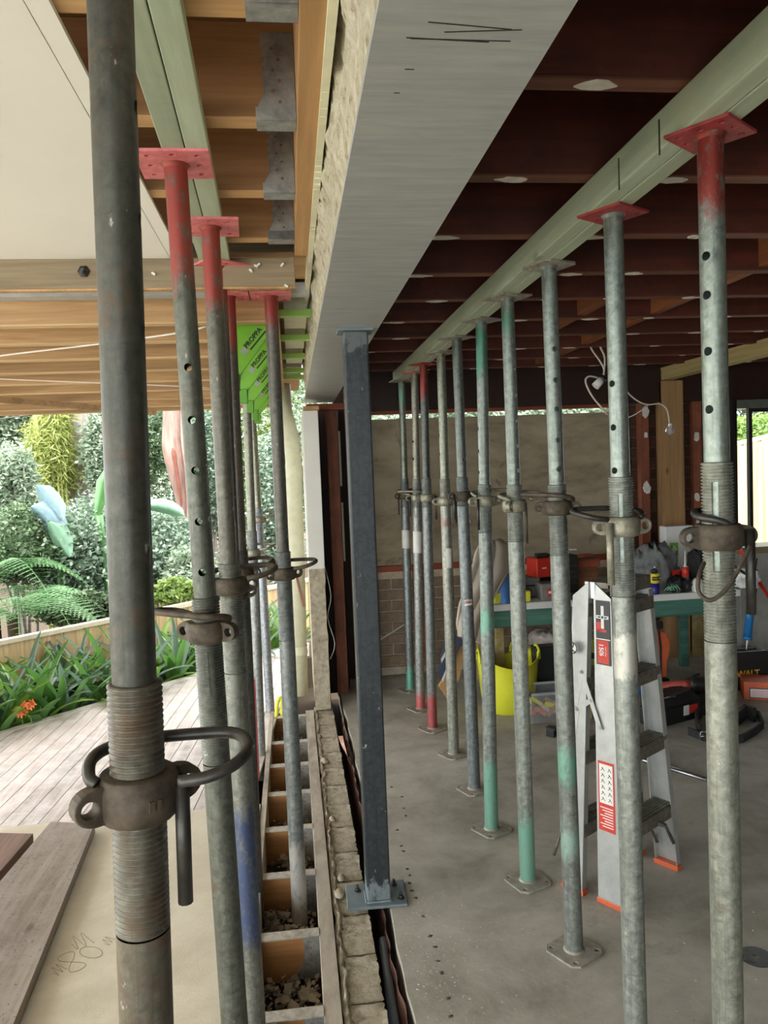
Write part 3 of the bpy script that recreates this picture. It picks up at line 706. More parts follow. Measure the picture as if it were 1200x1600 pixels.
def pplate(size, th, holes, cut=.02, hr=.008):
    s = size/2; c_ = cut
    o = [(-s+c_, -s), (s-c_, -s), (s, -s+c_), (s, s-c_), (s-c_, s), (-s+c_, s), (-s, s-c_), (-s, -s+c_)] if cut else [(-s, -s), (s, -s), (s, s), (-s, s)]
    return MB().prism(o, 0, th, [(x, y, hr) for x, y in holes])
H4 = [(-.05, -.05), (.05, -.05), (.05, .05), (-.05, .05)]
H8 = H4+[(-.05, 0), (.05, 0), (0, .055), (0, -.055)]
def ear(sx):
    """rounded lug with a hole; outline in xz, extruded along y"""
    o = [(.02, -.021), (.052, -.021)]+[(.056+.019*math.cos(t), .0195*math.sin(t)) for t in np.linspace(-1.3, 1.3, 9)]+[(.052, .021), (.02, .021)]
    mb = MB(); hole = [(.058, 0, .0095)]
    M = Matrix.Rotation(PI/2, 4, 'X') @ Matrix.Diagonal((sx, 1, 1, 1))
    mb.prism(o, -.010, .010, hole, M)
    if sx < 0: mb.f = [f[::-1] for f in mb.f]
    return mb
def loop_path(R=.062, out=.125):
    return [(.046, -.036, .0), (.075, -.042, .004), (.105, -.036, .012), (out, -.005, .02), (.112, .034, .024), (.07, .047, .024), (.0, .052, .022), (-.038, .042, .018), (-.052, .016, .014), (-.05, -.012, .006), (-.042, -.018, 0)]
NUTS = {}
def prop(label, group, line, Y, zt, zb, z_out, z_nut, z_th, mat_in, mat_out, mat_cast, mat_top, mat_base, nut=0., handle=0., pin=True, holes=(), hole_a=-PI/2, slot=None,
         top=.15, top_rot=0., base_rot=0., top_h=H8, stickers=(), big=1., mirror=False, plate=True, top_cut=0, handle_on=True, hs=1.0):
    A = at(*line[0], Y=Y); B = at(*line[1], Y=Y)
    f = lambda z: A+(B-A)*((z-A.z)/(B.z-A.z))
    if not z_out < 3 or z_out > 10: z_out = at((line[0][0]+line[1][0])/2, z_out, Y=Y).z
    if z_nut > 10: z_nut = at((line[0][0]+line[1][0])/2, z_nut, Y=Y).z
    if z_th > 10: z_th = at((line[0][0]+line[1][0])/2, z_th, Y=Y).z
    T, Bt = f(zt), f(zb); L = (T-Bt).length
    t = thing('steel_prop', label, 'prop', Bt, 0, group)
    t.rotation_mode = 'QUATERNION'; t.rotation_quaternion = (T-Bt).to_track_quat('Z', 'Y') @ Matrix.Rotation(0, 4, 'Z').to_quaternion()
    # keep local x axis near world x
    zax = (T-Bt).normalized(); xax = Vector((1, 0, 0)); xax = (xax-zax*xax.dot(zax)).normalized(); yax = zax.cross(xax)
    t.rotation_quaternion = Matrix((xax, yax, zax)).transposed().to_quaternion()
    zo, zn, zh = z_out-zb, z_nut-zb, z_th-zb
    if plate:
        b = pplate(.15, .007, [(-.052, -.052), (.052, -.052), (.052, .052), (-.052, .052)], .022, .008)
        b.v = [tuple(Matrix.Rotation(base_rot, 3, 'Z') @ Vector(p)) for p in b.v]; b.build('base_plate', mat_base, t, .0012)
        MB().lathe([(RO+.005, .007), (RO+.002, .011), (RO, .013)], 24, None, False).build('weld', mat_base, t)
    lo = MB().lathe([(RO-.0002, .007), (RO-.0002, .3), (RO-.0002, max(.31, zh))], 28, None, False); lo.build('outer_tube', mat_out, t)
    sk = None
    if slot:
        s0, s1, sa = slot[0]-zb if slot[0] < 10 else 0, slot[1]-zb, slot[2]
        kk = int(round(sa/(2*PI)*28)) % 28
        sk = lambda k, z: (s0 < z < s1) and ((k-kk) % 28 in (0, 1) or (k-kk-14) % 28 in (0, 1))
    th = MB().lathe(thread_prof(zh, zo), 28, None, False, True, sk); th.lathe([(RO-.0028, zo), (RI+.0008, zo+.0005)], 28, None, False); th.build('thread', mat_out, t)
    # sleeve end ring, inner tube
    ph = [h-zb for h in holes]
    inn = holed_tube(None, ph, RI, min(zo-.02, (slot[0]-zb-.03) if slot else 9), L-.006, hole_a); inn.build('inner_tube', mat_in, t)
    tp = pplate(top, .006, [(x*top/.15, y*top/.15) for x, y in top_h], top_cut, .0062)
    tp.v = [tuple(Matrix.Rotation(top_rot, 3, 'Z') @ Vector(p)+Vector((0, 0, L-.006))) for p in tp.v]; tp.build('top_plate', mat_top, t, .001)
    MB().lathe([(RI, L-.014), (RI+.003, L-.009), (RI+.006, L-.006)], 20, None, False).build('weld', mat_in, t)
    # collar
    Rn = Matrix.Translation((0, 0, zn)) @ Matrix.Rotation(nut, 4, 'Z')
    nb = MB(); h = .023*big
    nb.lathe([(RO+.001, -h), (RO+.010, -h), (RO+.0155, -h*.6), (RO+.0165, 0), (RO+.0155, h*.6), (RO+.011, h), (RO+.001, h)], 24)
    for k in range(24): pass
    for sx in (1, -1):
        e = ear(sx); nb.add(e.v, e.f)
    nb.v = [tuple(Rn @ Vector(p)) for p in nb.v]; co = nb.build('collar', mat_cast, t, .0025)
    if big > 1.01:
        MB().box((-.008, -.0480, -.006), (-.002, -.045, .006), Rn).box((.002, -.0480, -.006), (.006, -.045, .006), Rn).build('cast_mark', mat_cast, co)
    # handle and pin
    Mh = Matrix.Translation((0, 0, zn+.022)) @ Matrix.Rotation(handle, 4, 'Z') @ Matrix.Diagonal(((-1 if mirror else 1)*hs, hs if hs == 1 else .8, 1, 1))
    if handle_on: MB().tube([Mh @ Vector(p) for p in loop_path()], .0072, 8).build('handle', mat_cast if big < 1.01 else M_dsteel, t)
    if pin:
        px_, py_, plen, pr = pin
        mb = MB(); mb.cyl((px_, py_, zn-.02-plen), (px_, py_, zn+.012), pr, None, 10); mb.build('pin', (M_cast if mat_cast == M_cast else M_dsteel) if pr > .009 else M_dsteel, t)
    for s_ in stickers:
        z0, z1, a0, a1, m = s_; z0 -= zb; z1 -= zb; n = 8
        mb = MB(); mb.grid(lambda u, v: ((RO+.0012)*math.cos(a0+(a1-a0)*u), (RO+.0012)*math.sin(a0+(a1-a0)*u), z0+(z1-z0)*v+.006*noise.noise(Vector((u*5, v*5, z0*9)))), n, 4); mb.build('sticker', m, t)
    return t
RED, GRN, BLU = c(140, 58, 50), c(122, 170, 150), c(72, 84, 116)
dk = c(88, 88, 80); md = c(116, 120, 116); lt = c(150, 152, 142); wht = c(190, 186, 172); gr2 = c(132, 140, 132)
LG, RG = 'left row of props under the joists', 'right row of props under the green bearer'
def zat(px, py, Y): return at(px, py, Y=Y).z
# ---- left row
g = galv
prop('nearest prop, huge at left edge, dark steel with ribbed thread and looped handle', LG, ((172, 0), (229, 1590)), .88, 2.281, .018, zat(210, 1065, .88), zat(222, 1238, .88), zat(225, 1450, .88),
     g('tube_dark', c(72, 72, 64), rust=.35, metal=.4), g('tube_rusty', c(96, 92, 80), [(0, .75, c(112, 116, 114))], rust=.8, metal=.35), M_rust, M_rpaint, M_rust,
     nut=.6, handle=.12, pin=(.05, -.012, .105, .0085), holes=[1.9, 2.02, 1.78], hole_a=0, big=1.12, plate=True)
Y2 = 1.70
prop('second prop from the left, red top plate, holes showing light, long slot below collar', LG, ((277, 300), (366, 1590)), Y2, 2.281, .0, zat(330, 932, Y2), zat(333, 985, Y2), zat(345, 1190, Y2),
     g('tube_red_top', c(92, 94, 84), [(2.02, 3, RED)], rust=.15, metal=.4), g('tube_lower_a', c(96, 98, 90), rust=.25), M_rust, M_pink, M_gplate,
     nut=-.5, handle=2.6, pin=False, holes=[zat(px, py, Y2) for px, py in ((296, 576), (302, 657), (308, 735), (313, 814), (320, 892))], hole_a=-PI/2+.1, slot=(zat(333, 1082, Y2), zat(333, 1012, Y2), -PI/2-.1), top_rot=.02)
Y3 = 2.12
prop('third prop from the left, red top and worn blue paint on its lower tube', LG, ((331, 400), (398, 1590)), Y3, 2.281, .0, zat(362, 880, Y3), zat(365, 915, Y3), zat(370, 1050, Y3),
     g('tube_red_top_b', c(98, 96, 86), [(2.05, 3, RED)], rust=.1, metal=.4), g('tube_blue', c(120, 122, 114), [(.28, .72, BLU)], rust=.1), M_rust, M_pink, M_gplate,
     nut=.3, handle=.1, pin=False, holes=(), top_rot=.05)
Y5 = 2.52
prop('prop hidden behind the blue-painted one, only its skewed pink top plate showing', LG, ((343, 450), (386, 1400)), Y5, 2.281, .02, zat(366, 890, Y5), zat(367, 925, Y5), zat(370, 1010, Y5),
     g('tube_red_hid', c(90, 86, 78), [(2.1, 3, RED)], rust=.2, metal=.4), g('tube_hid_low', c(100, 100, 92)), M_rust, M_pink, M_gplate, nut=.2, handle=1.7, pin=False, handle_on=False, top_rot=.6, plate=False)
Y4 = 2.93
prop('dark prop half hidden behind the blue-painted one, with bright red top', LG, ((358, 480), (377, 900)), Y4, 2.281, -.15, zat(382, 860, Y4), zat(385, 895, Y4), zat(390, 980, Y4),
     g('tube_red_long', c(84, 78, 70), [(2.22, 3, RED)], rust=.2, metal=.4), g('tube_dark_low', c(84, 82, 76)), M_rust, M_pink, M_gplate, nut=.1, handle=.4, pin=False)
prop('prop with pink plate in front of the green brackets, standing in a joist bay', LG, ((424, 480), (469, 1440)), Y4, 2.279, -.15, zat(443, 862, Y4), zat(445, 896, Y4), zat(450, 1000, Y4),
     g('tube_grey_up', c(96, 94, 86), [(2.28, 3, RED)], rust=.1, metal=.4), g('tube_grey_low', c(128, 132, 130), [(-.2, .35, c(178, 176, 170))]), M_rust, M_pink, M_gplate, nut=.4, handle=-.15, pin=(.02, .045, .06, .004), plate=False)
Y7 = 5.2
prop('light thin prop just beyond the brackets, nearest the cream downpipe', LG, ((394, 640), (424, 1140)), Y7, 2.195, -.15, zat(404, 793, Y7), zat(405, 812, Y7), zat(406, 850, Y7),
     g('tube_far_a', c(140, 140, 122)), g('tube_far_b', c(160, 164, 168)), M_cast, M_gplate, M_gplate, pin=False, handle=.2, plate=False)
Y8 = 4.4
prop('thin prop squeezed between the dark prop and the light one', LG, ((386, 640), (409, 1230)), Y8, 2.195, -.15, zat(393, 830, Y8), zat(394, 864, Y8), zat(395, 905, Y8),
     g('tube_far_c', c(138, 138, 124)), g('tube_far_d', c(150, 152, 150)), M_cast, M_gplate, M_gplate, pin=False, handle=-.1, plate=False)
# ---- right row
ZT = 2.235
def rprop(label, line, Y, zo, zn, zh, mi, mo, mc, mt, mb_, **k):
    prop(label, RG, line, Y, ZT, 0, zat(line[0][0]*.55+line[1][0]*.45, zo, Y), zat(line[0][0]*.5+line[1][0]*.5, zn, Y), zat(line[1][0], zh, Y), mi, mo, mc, mt, mb_, **k)
Y = 1.42
rprop('front right prop, red top plate, brown ribbed collar with a wire hanging below', ((1110, 230), (1137, 1560)), Y, 722, 838, 1000, g('rt1', c(132, 140, 130), [(2.06, 3, RED)], rough=.4), g('rt1o', c(140, 142, 130), rust=.1), M_rust, M_rpaint, M_gplate,
      nut=-.1, handle=1.2, hs=.62, pin=(.054, -.02, .135, .0095), holes=[zat(1115, y, Y) for y in (463, 550, 640)]+[2.0], hole_a=PI-.0+.55, slot=(zat(1120, 890, Y), zat(1120, 752, Y), PI+.75), big=1.1, top=.125, top_rot=.62)
Y = 1.88
rprop('second right prop, red top plate, zinc collar with long loop handle and silver pin', ((958, 345), (993, 1590)), Y, 745, 822, 930, g('rt2', gr2, rough=.4), g('rt2o', c(146, 150, 142), [(zat(985, 1065, 1.88), zat(985, 985, 1.88), c(196, 194, 184))], soft=.015), M_cast, M_rpaint, M_gplate,
      nut=-.1, handle=-.1, mirror=True, pin=(-.045, -.03, .125, .0095), holes=[zat(965, y, Y) for y in (600, 668, 735)], hole_a=PI+.5, slot=(zat(980, 876, Y), zat(980, 770, Y), PI+.8), big=1.08, top=.125, top_rot=.55)
Y = 2.37
rprop('third right prop, brown collar, one green band low on the tube, bolted-hole base', ((858, 430), (897, 1485)), Y, 757, 793, 866, g('rt3', gr2), g('rt3o', c(132, 136, 130), [(.56, .72, GRN), (.3, .45, c(150, 176, 164))]), M_rust, M_gplate, M_gplate,
      nut=-.35, handle=2.2, pin=False, holes=[zat(868, y, Y) for y in (547, 595, 640, 688, 733)], hole_a=-PI/2+.1, slot=(zat(880, 832, Y), zat(880, 765, Y), -PI/2+.3), base_rot=.5, top_rot=.4, top=.13, top_cut=.015)
Y = 2.81
rprop('fourth right prop, zinc collar with two bars, mint green paint at its foot', ((793, 475), (825, 1375)), Y, 757, 790, 845, g('rt4', gr2, [(2.08, 2.2, c(90, 130, 108))]), g('rt4o', c(146, 150, 142), [(-1, .28, GRN)]), M_cast, M_gplate, M_gplate,
      nut=.9, handle=.5, pin=(.03, -.045, .12, .004), holes=[zat(800, y, Y) for y in (577, 618, 658, 697, 735)], hole_a=-PI/2+.5, base_rot=.35, top_rot=.35, top=.13)
Y = 3.25
rprop('fifth right prop, green patch at mid height and mint green foot', ((752, 515), (768, 1290)), Y, 757, 783, 832, g('rt5', gr2, [(2.0, 2.22, c(84, 138, 116))]), g('rt5o', c(138, 144, 138), [(-1, .33, GRN), (.87, 1.0, GRN)]), M_cast, M_gplate, M_gplate,
      nut=.15, handle=.05, pin=(-.04, -.04, .10, .006), holes=[zat(750, y, Y) for y in (670, 705, 738)], hole_a=PI, base_rot=.5, top_rot=.5, top=.13)
Y = 3.68
M_stk = flat('red_sticker', c(196, 60, 66), .5); M_stw = flat('white_tape', c(212, 210, 204), .7, var=.1)
rprop('sixth right prop, small red and white sticker on its grey lower tube', ((714, 540), (741, 1222)), Y, 745, 775, 790, g('rt6', c(110, 116, 110)), g('rt6o', c(124, 130, 130)), M_rust, M_gplate, M_gplate,
      nut=.1, handle=.3, pin=(-.05, -.03, .09, .006), handle_on=False, holes=[zat(718, y, Y) for y in (627, 673, 719)], hole_a=-PI/2+.2, base_rot=.4, top_rot=.5, top=.13,
      stickers=((zat(730, 945, Y), zat(730, 934, Y), -2.2, -.9, M_stw), (zat(730, 942, Y), zat(730, 938, Y), -2.2, -.9, M_stk), (zat(730, 936, Y), zat(730, 933.5, Y), -2.2, -.9, M_black)))
Y = 4.16
rprop('seventh right prop, torn white label under the zinc collar', ((689, 560), (709, 1172)), Y, 748, 783, 790, g('rt7', c(138, 142, 126)), g('rt7o', c(146, 146, 136), [(1.27, 1.34, c(130, 70, 64))]), M_cast, M_gplate, M_gplate,
      nut=.05, handle=.2, handle_on=False, pin=(.05, -.03, .10, .006), holes=[zat(687, y, Y) for y in (680, 710)], hole_a=PI, base_rot=.5, top_rot=.5, top=.13, stickers=((zat(700, 886, Y), zat(700, 856, Y), -2.0, -1.0, M_stw),))
Y = 4.6
rprop('eighth right prop, solid red top and red foot', ((662, 583), (676, 1135)), Y, 748, 778, 792, g('rt8', c(92, 96, 92), [(2.02, 3, RED)]), g('rt8o', c(126, 130, 128), [(-1, .24, c(168, 80, 80))]), M_cast, M_rpaint, M_gplate,
      nut=.2, handle=.5, handle_on=False, pin=(.05, -.03, .11, .006), holes=[zat(666, y, Y) for y in (684, 713, 742)], hole_a=-PI/2+.1, base_rot=.5, top_rot=.5, top=.13)
Y = 5.0
rprop('ninth right prop, white tape wrapped at mid height and pale red foot', ((648, 595), (657, 1105)), Y, 748, 778, 792, g('rt9', c(140, 138, 124)), g('rt9o', c(146, 148, 144), [(-1, .12, c(190, 96, 98))]), M_cast, M_pink, M_gplate,
      nut=.1, handle=2.9, pin=(-.05, -.03, .10, .006), holes=[zat(649, y, Y) for y in (690, 717)], hole_a=PI+.4, base_rot=.5, top_rot=.5, top=.13, stickers=((zat(653, 863, Y), zat(653, 830, Y), -3.0, -.2, M_stw),))
Y = 5.45
rprop('tenth and farthest right prop, teal foot, rusty collar, at the bearer end', ((628, 612), (641, 1075)), Y, 748, 775, 792, g('rt10', c(128, 134, 120), [(2.05, 2.2, c(110, 150, 134))]), g('rt10o', c(132, 138, 138), [(-1, .18, c(112, 176, 158))]), M_rust, M_gplate, M_gplate,
      nut=.1, handle=.1, pin=(-.05, -.03, .11, .005), holes=[zat(632, y, Y) for y in (694, 717)], hole_a=-PI/2, base_rot=.5, top_rot=.1, top=.15, stickers=((zat(633, 856, Y), zat(633, 828, Y), -3.0, -.2, M_stw),))
# wire hanging from the front right collar
Yw = 1.36
tag(MB().tube([at(1172, 852, Y=Yw), at(1160, 878, Y=Yw-.01), at(1135, 920, Y=Yw-.02), at(1110, 938, Y=Yw-.02), at(1092, 925, Y=Yw-.01), at(1092, 900, Y=Yw), at(1100, 880, Y=Yw+.03)], .0042, 8).build('wire_loop', M_rust), 'rusty wire loop hanging from the brown collar of the front right prop', 'wire')

# ================================================================ GREEN BRACKETS
M_limed = flat('lime_plastic_deep', c(92, 154, 30), .45, var=.05, bump=0)
M_ink = flat('print_ink', c(24, 30, 20), .6, bump=0, var=.02)
order = ['nearest', 'second nearest', 'third nearest', 'fourth nearest', 'farthest']
BY = [3.12, 3.68, 4.26, 4.86, 5.2]
for k, y in enumerate(BY):
    t = thing('wall_bracket', 'lime green plastic gutter bracket, %s in the receding line of five' % order[k], 'bracket', (-.13, y, 1.95), 0, 'lime green brackets')
    o = [(-.09, .31), (-.09, .0), (-.056, .0), (-.052, .058), (.03, .165), (.085, .24), (.085, .31)]
    mb = MB(); mb.prism(o, 0, .012, (), Matrix.Rotation(PI/2, 4, 'X')); mb.build('panel', M_lime, t, .002)
    mb = MB(); mb.box((-.094, -.03, -.002), (-.056, .02, .062)); mb.box((-.09, -.028, .30), (.085, .028, .312)); mb.box((.079, -.028, .235), (.087, .02, .31)); mb.box((-.094, -.028, .105), (-.087, .02, .31)); mb.build('rim', M_limed, t, .002)
    Box((.087, -.02, .285), (.255, .02, .312)).build('arm', flat('lime_arm', c(158, 200, 96), .45, var=.04, bump=0) if k == 0 else bpy.data.materials['lime_arm'], t, .002)
    Box((-.088, -.022, .262), (-.01, -.012, .278)).build('ledge', M_limed, t, .001)
    Box((-.088, -.027, .278), (-.068, -.012, .292)).build('label_tab', M_pink, t)
    a = math.radians(49); ca, sa = math.cos(a), math.sin(a)
    def L(u, v): return (-.024+u*ca-v*sa, -.0135, .146+u*sa+v*ca)
    text('lettering', 'PROPPA', .027, M_ink, t, Matrix.Translation(L(.062, .016)) @ Matrix.Rotation(PI/2, 4, 'X') @ Matrix.Rotation(a, 4, 'Z'), bold=.0006)
    def strip(u0, u1, v0, v1, nm, m, d=.0004):
        Mx = Matrix.Translation((-.024, -.0125, .146)) @ Matrix.Rotation(PI/2, 4, 'X') @ Matrix.Rotation(a, 4, 'Z')
        MB().box((u0, v0, 0), (u1, v1, d), Mx).build(nm, m, t)
    strip(.02, .115, -.008, -.002, 'print_bar', M_ink)
    for q in range(2): strip(.02, .10 if q % 2 else .09, -.022-.011*q, -.0205-.011*q, 'print_line', M_limed)
    strip(-.012, .014, -.004, .022, 'print_square', flat('print_grey', c(150, 160, 140), .6, bump=0) if k == 0 else bpy.data.materials['print_grey'])
    # cream blockwork end above each arm
for k in range(6):
    y = 3.16+.57*k
    if y > 5.1: break
    b = Box((.0, y, 2.27), (.095, y+.40, 2.36)); q = b.build('wall_block', M_cream); q['kind'] = 'structure'; q.name = 'trim_%d' % (6+k)

# ================================================================ LADDER
wv = Vector((.83, .56, 0)).normalized(); pv = Vector((-.56, .83, 0)).normalized()
base = Vector((1.097, 2.55, 0))
lad = thing('step_ladder', 'double-sided aluminium step ladder with orange feet and warning labels', 'ladder', base)
lad.matrix_world = frame(base, wv, pv, Vector((0, 0, 1)))
Hh = 1.17
def stile(x0, x1, y0a, y1a, y0b, y1b, name, side):
    """channel from floor (x0, y0a..y1a) to top (x1, y0b..y1b); flanges point along side"""
    mb = MB(); th = .003; fl = .028
    def sec(x, ya, yb, z):
        s = side
        return [(x, ya, z), (x, yb, z), (x+s*fl, yb, z), (x+s*fl, yb-th, z), (x+s*th, yb-th, z), (x+s*th, ya+th, z), (x+s*fl, ya+th, z), (x+s*fl, ya, z)]
    A = sec(x0, y0a, y1a, .018); B = sec(x1, y0b, y1b, Hh)
    # sloped top corner: front edge lower
    B = [(p[0], p[1], Hh-(.055 if (p[1] < (y0b+y1b)/2) == (y0b < .1) else 0)) for p in B]
    fs = [(i, (i+1) % 8, 8+(i+1) % 8, 8+i) for i in range(8)]+[(0, 1, 4, 5), (1, 2, 3, 4), (0, 5, 6, 7), (9, 8, 13, 12), (10, 9, 12, 11), (8, 15, 14, 13)]
    if side < 0: fs = [f[::-1] for f in fs]
    mb.add(A+B, fs); o = mb.build(name, M_alu, lad)
    f_ = Box((min(x0-.003, x0+side*.034), y0a-.005, 0), (max(x0-.003, x0+side*.034), y1a+.005, .02)); f_.build('foot', M_orange, o, .003); return o
SB = stile(0, .07, -.002, .092, .056, .128, 'stile', 1)
SC = stile(.425, .355, -.002, .092, .056, .128, 'stile', -1)
SA = stile(-.01, .06, .155, .245, .142, .212, 'stile', 1)
SD = stile(.435, .365, .155, .245, .142, .212, 'stile', -1)
def lerp(a, b, t): return a+(b-a)*t
for k in range(4):
    z = .265+k*.275; t = z/Hh
    if z > 1.12: continue
    for (xa, xb, ya, yb, xa2, xb2, ya2, yb2) in ((0, .425, -.002, .092, .07, .355, .056, .128), (-.01, .435, .155, .245, .06, .365, .142, .212)):
        X0, X1 = lerp(xa, xa2, t)+.004, lerp(xb, xb2, t)-.004; Y0, Y1 = lerp(ya, ya2, t), lerp(yb, yb2, t)
        mb = MB(); mb.box((X0, Y0+.002, z-.004), (X1, Y1-.002, z)); mb.box((X0, Y0+.0, z-.05), (X1, Y0+.004, z)); mb.box((X0, Y1-.004, z-.035), (X1, Y1, z))
        for q in range(6): mb.box((X0, Y0+.008+q*.013, z), (X1, Y0+.013+q*.013, z+.0025))
        mb.build('tread', M_aluS, lad)
for X0, X1, y in ((.425, .33, .01), (0.0, .085, .01), (-.01, .08, .235)):
    s = 1 if X0 < .2 else -1
    mb = MB(); mb.tube([(X0+s*.14, y, .225), (X0+s*.09, y, .20), (X0+s*.03, y, .11)], .009, 4, False); mb.build('brace', M_aluS, lad)
    mb = MB(); mb.tube([(X0+s*.12, y+.07, .225), (X0+s*.03, y+.07, .09)], .008, 4, False); mb.build('brace', M_aluS, lad)
mb = MB(); mb.box((.075, .07, Hh-.02), (.35, .17, Hh)); mb.box((.08, .06, Hh-.05), (.35, .065, Hh)); mb.build('top_cap', M_aluS, lad)
Box((.066, .12, Hh-.06), (.076, .16, Hh)).build('hinge', M_steel, lad)
# spreader straps drawn in the plane of the side
def strap(pa, pb):
    A = at(*pa, Y=2.55); 
    def onp(px, py):
        d = RC @ Vector((px-600, 800-py, -F_PX)); o_ = base-wv*.009; n_ = (wv+Vector((0, 0, -.06))).normalized()
        p = EYE+d*((o_-EYE).dot(n_)/d.dot(n_)); q = p-base; return Vector((q.dot(wv), q.dot(pv), q.z))
    a, b = onp(*pa), onp(*pb); d_ = (b-a).normalized(); sd = d_.cross(Vector((1, 0, 0))).normalized()
    M = frame(a, d_, sd, d_.cross(sd)); mb = MB(); mb.box((-.008, -.009, -.0015), ((b-a).length+.008, .009, .0015), M)
    for t_ in (a, b): mb.cyl(t_-Vector((.004, 0, 0)), t_+Vector((.003, 0, 0)), .007, None, 10)
    mb.build('spreader', M_alu, lad)
strap((909, 1050), (937, 1137)); strap((909, 1050), (899, 1105)); strap((902, 1108), (897, 1150)); strap((902, 1108), (922, 1095))
# labels on the near side of stile B  (outward normal -x)
def lab(z0, z1, a, b, nm, m, off=.0015, yc=None):
    def pt(f_, z): 
        t_ = (z-.018)/(Hh-.018); return (lerp(0, .07, t_)-off, lerp(lerp(-.002, .056, t_), lerp(.092, .128, t_), f_), z)
    vs = [pt(a, z0), pt(b, z0), pt(b, z1), pt(a, z1)]; vs += [(x+.0008, y, z) for x, y, z in vs]
    return MB().add(vs, [(0, 1, 2, 3), (7, 6, 5, 4), (0, 4, 5, 1), (1, 5, 6, 2), (2, 6, 7, 3), (3, 7, 4, 0)]).build(nm, m, lad)
def zl(py): 
    d = RC @ Vector((950-600, 800-py, -F_PX)); o_ = base+wv*.04; n_ = wv; return (EYE+d*((o_-EYE).dot(n_)/d.dot(n_))).z
M_lgrey = flat('label_charcoal', c(58, 58, 58), .5, bump=0, var=.03); M_lred = flat('label_red', c(204, 60, 44), .5, bump=0, var=.03)
lab(zl(1042), zl(942), .10, .88, 'label', M_lgrey, .0012)
def ltext(s_, size, f_, z, m, roll=0, bold=.0004, off=.0024):
    t_ = (z-.018)/(Hh-.018); p = Vector((lerp(0, .07, t_)-off, lerp(lerp(-.002, .056, t_), lerp(.092, .128, t_), f_), z))
    # face -x: text x axis -> -y, y axis -> z
    M = frame(p, Vector((0, -1, 0)), Vector((0, 0, 1)), Vector((-1, 0, 0))) @ Matrix.Rotation(roll, 4, 'Z')
    return text('lettering', s_, size, m, lad, M, .0003, bold=bold)
lab(zl(1040), zl(1004), .2, .82, 'label_panel', M_lred, .0018)
ltext('150kg', .026, .60, zl(1022), M_white, -PI/2); ltext('MAX LOAD', .008, .36, zl(1022), M_white, -PI/2, 0)
lab(zl(1003), zl(1001.5), .1, .88, 'label_line', M_white, .0018)
for dz, dy, lw, lh in ((0, 0, .34, 3.2), (0, 0, .08, 23)): lab(zl(968+lh/1.3), zl(968-lh/1.3), .5-lw, .5+lw, 'sticker', M_white, .0022)
lab(zl(969), zl(967), .24, .40, 'sticker_band', M_navy, .0026); lab(zl(969), zl(967), .60, .76, 'sticker_band', M_navy, .0026); lab(zl(970), zl(966), .45, .55, 'sticker_band', M_navy, .0026)
lab(zl(991), zl(976), .6, .84, 'label_mark', M_lred, .0016); lab(zl(991), zl(987), .3, .84, 'label_mark', M_lred, .0016)
M_lw = flat('label_white', c(232, 228, 222), .6, bump=0, var=.02)
lab(zl(1294), zl(1190), .13, .90, 'label', M_lred, .0012); lab(zl(1253), zl(1194), .19, .84, 'label_panel', M_lw, .0018)
for r in range(6):
    for cc in (.33, .66):
        z = zl(1202+r*9); mb = MB()
        t_ = (z-.018)/(Hh-.018); x = lerp(0, .07, t_)-.0024; yb = lerp(lerp(-.002, .056, t_), lerp(.092, .128, t_), cc)
        mb.tube([(x, yb-.007, z-.005), (x, yb, z+.004), (x, yb+.007, z-.005)], .0012, 4, False); mb.tube([(x, yb, z+.004), (x, yb+.004, z+.007)], .0015, 4, False); mb.build('pictogram', M_ink, lad)
for r in range(8): lab(zl(1260+r*4), zl(1258.6+r*4), .22, .82-.1*(r % 3), 'label_line', M_lw, .0018)
# round sticker on the rear stile
d = RC @ Vector((894-600, 800-1012, -F_PX)); o_ = base+pv*.19+wv*.02; p = EYE+d*((o_-EYE).dot(wv)/d.dot(wv)); q = p-base
Mx = frame(Vector((q.dot(wv)-.001, q.dot(pv), q.z)), Vector((0, -1, 0)), Vector((0, 0, 1)), Vector((-1, 0, 0)))
MB().lathe([(.024, 0), (.024, .0006)], 24, Mx).build('round_sticker', M_white, lad)
rg = MB(); rg.tube([Mx @ Vector((.021*math.cos(t_), .021*math.sin(t_), .001)) for t_ in np.linspace(0, 2*PI, 21)[:-1]], .0022, 4, False, True)
for a_ in (0.5, 2.6, 4.7): rg.tube([Mx @ Vector((r_*math.cos(a_+r_*40), r_*math.sin(a_+r_*40), .001)) for r_ in (.003, .008, .013, .018)], .0022, 4, False)
rg.build('sticker_ring', M_ink, lad)

# ================================================================ WORK BENCH
BZ = .685
b0 = at(772, 940, Z=BZ); b1 = at(1157, 918, Z=BZ); YB = 4.93
bx0, bx1 = at(772, 940, Y=YB).x, at(1157, 918, Y=YB).x
bench = thing('work_bench', 'long work bench with white top, green apron and timber legs by the back wall', 'bench', ((bx0+bx1)/2, YB+.3, 0))
cx = (bx0+bx1)/2
Box((bx0-cx, -.30, BZ-.045), (bx1-cx, .38, BZ)).build('bench_top', M_white, bench, .003)
Box((bx0-cx+.0, -.285, BZ-.16), (bx1-cx-.03, -.25, BZ-.046)).build('apron', M_green2, bench, .002)
Box((bx0-cx, -.25, BZ-.16), (bx0-cx+.03, .36, BZ-.046)).build('apron', M_green2, bench, .002)
Box((bx1-cx-.12, -.25, 0), (bx1-cx-.04, -.2, BZ-.05)).build('leg', flat('pale_green_leg', c(146, 176, 156), .7), bench, .002)
Box((bx0-cx+.02, -.245, 0), (bx0-cx+.075, -.2, BZ-.165)).build('leg', M_lvl, bench, .002)
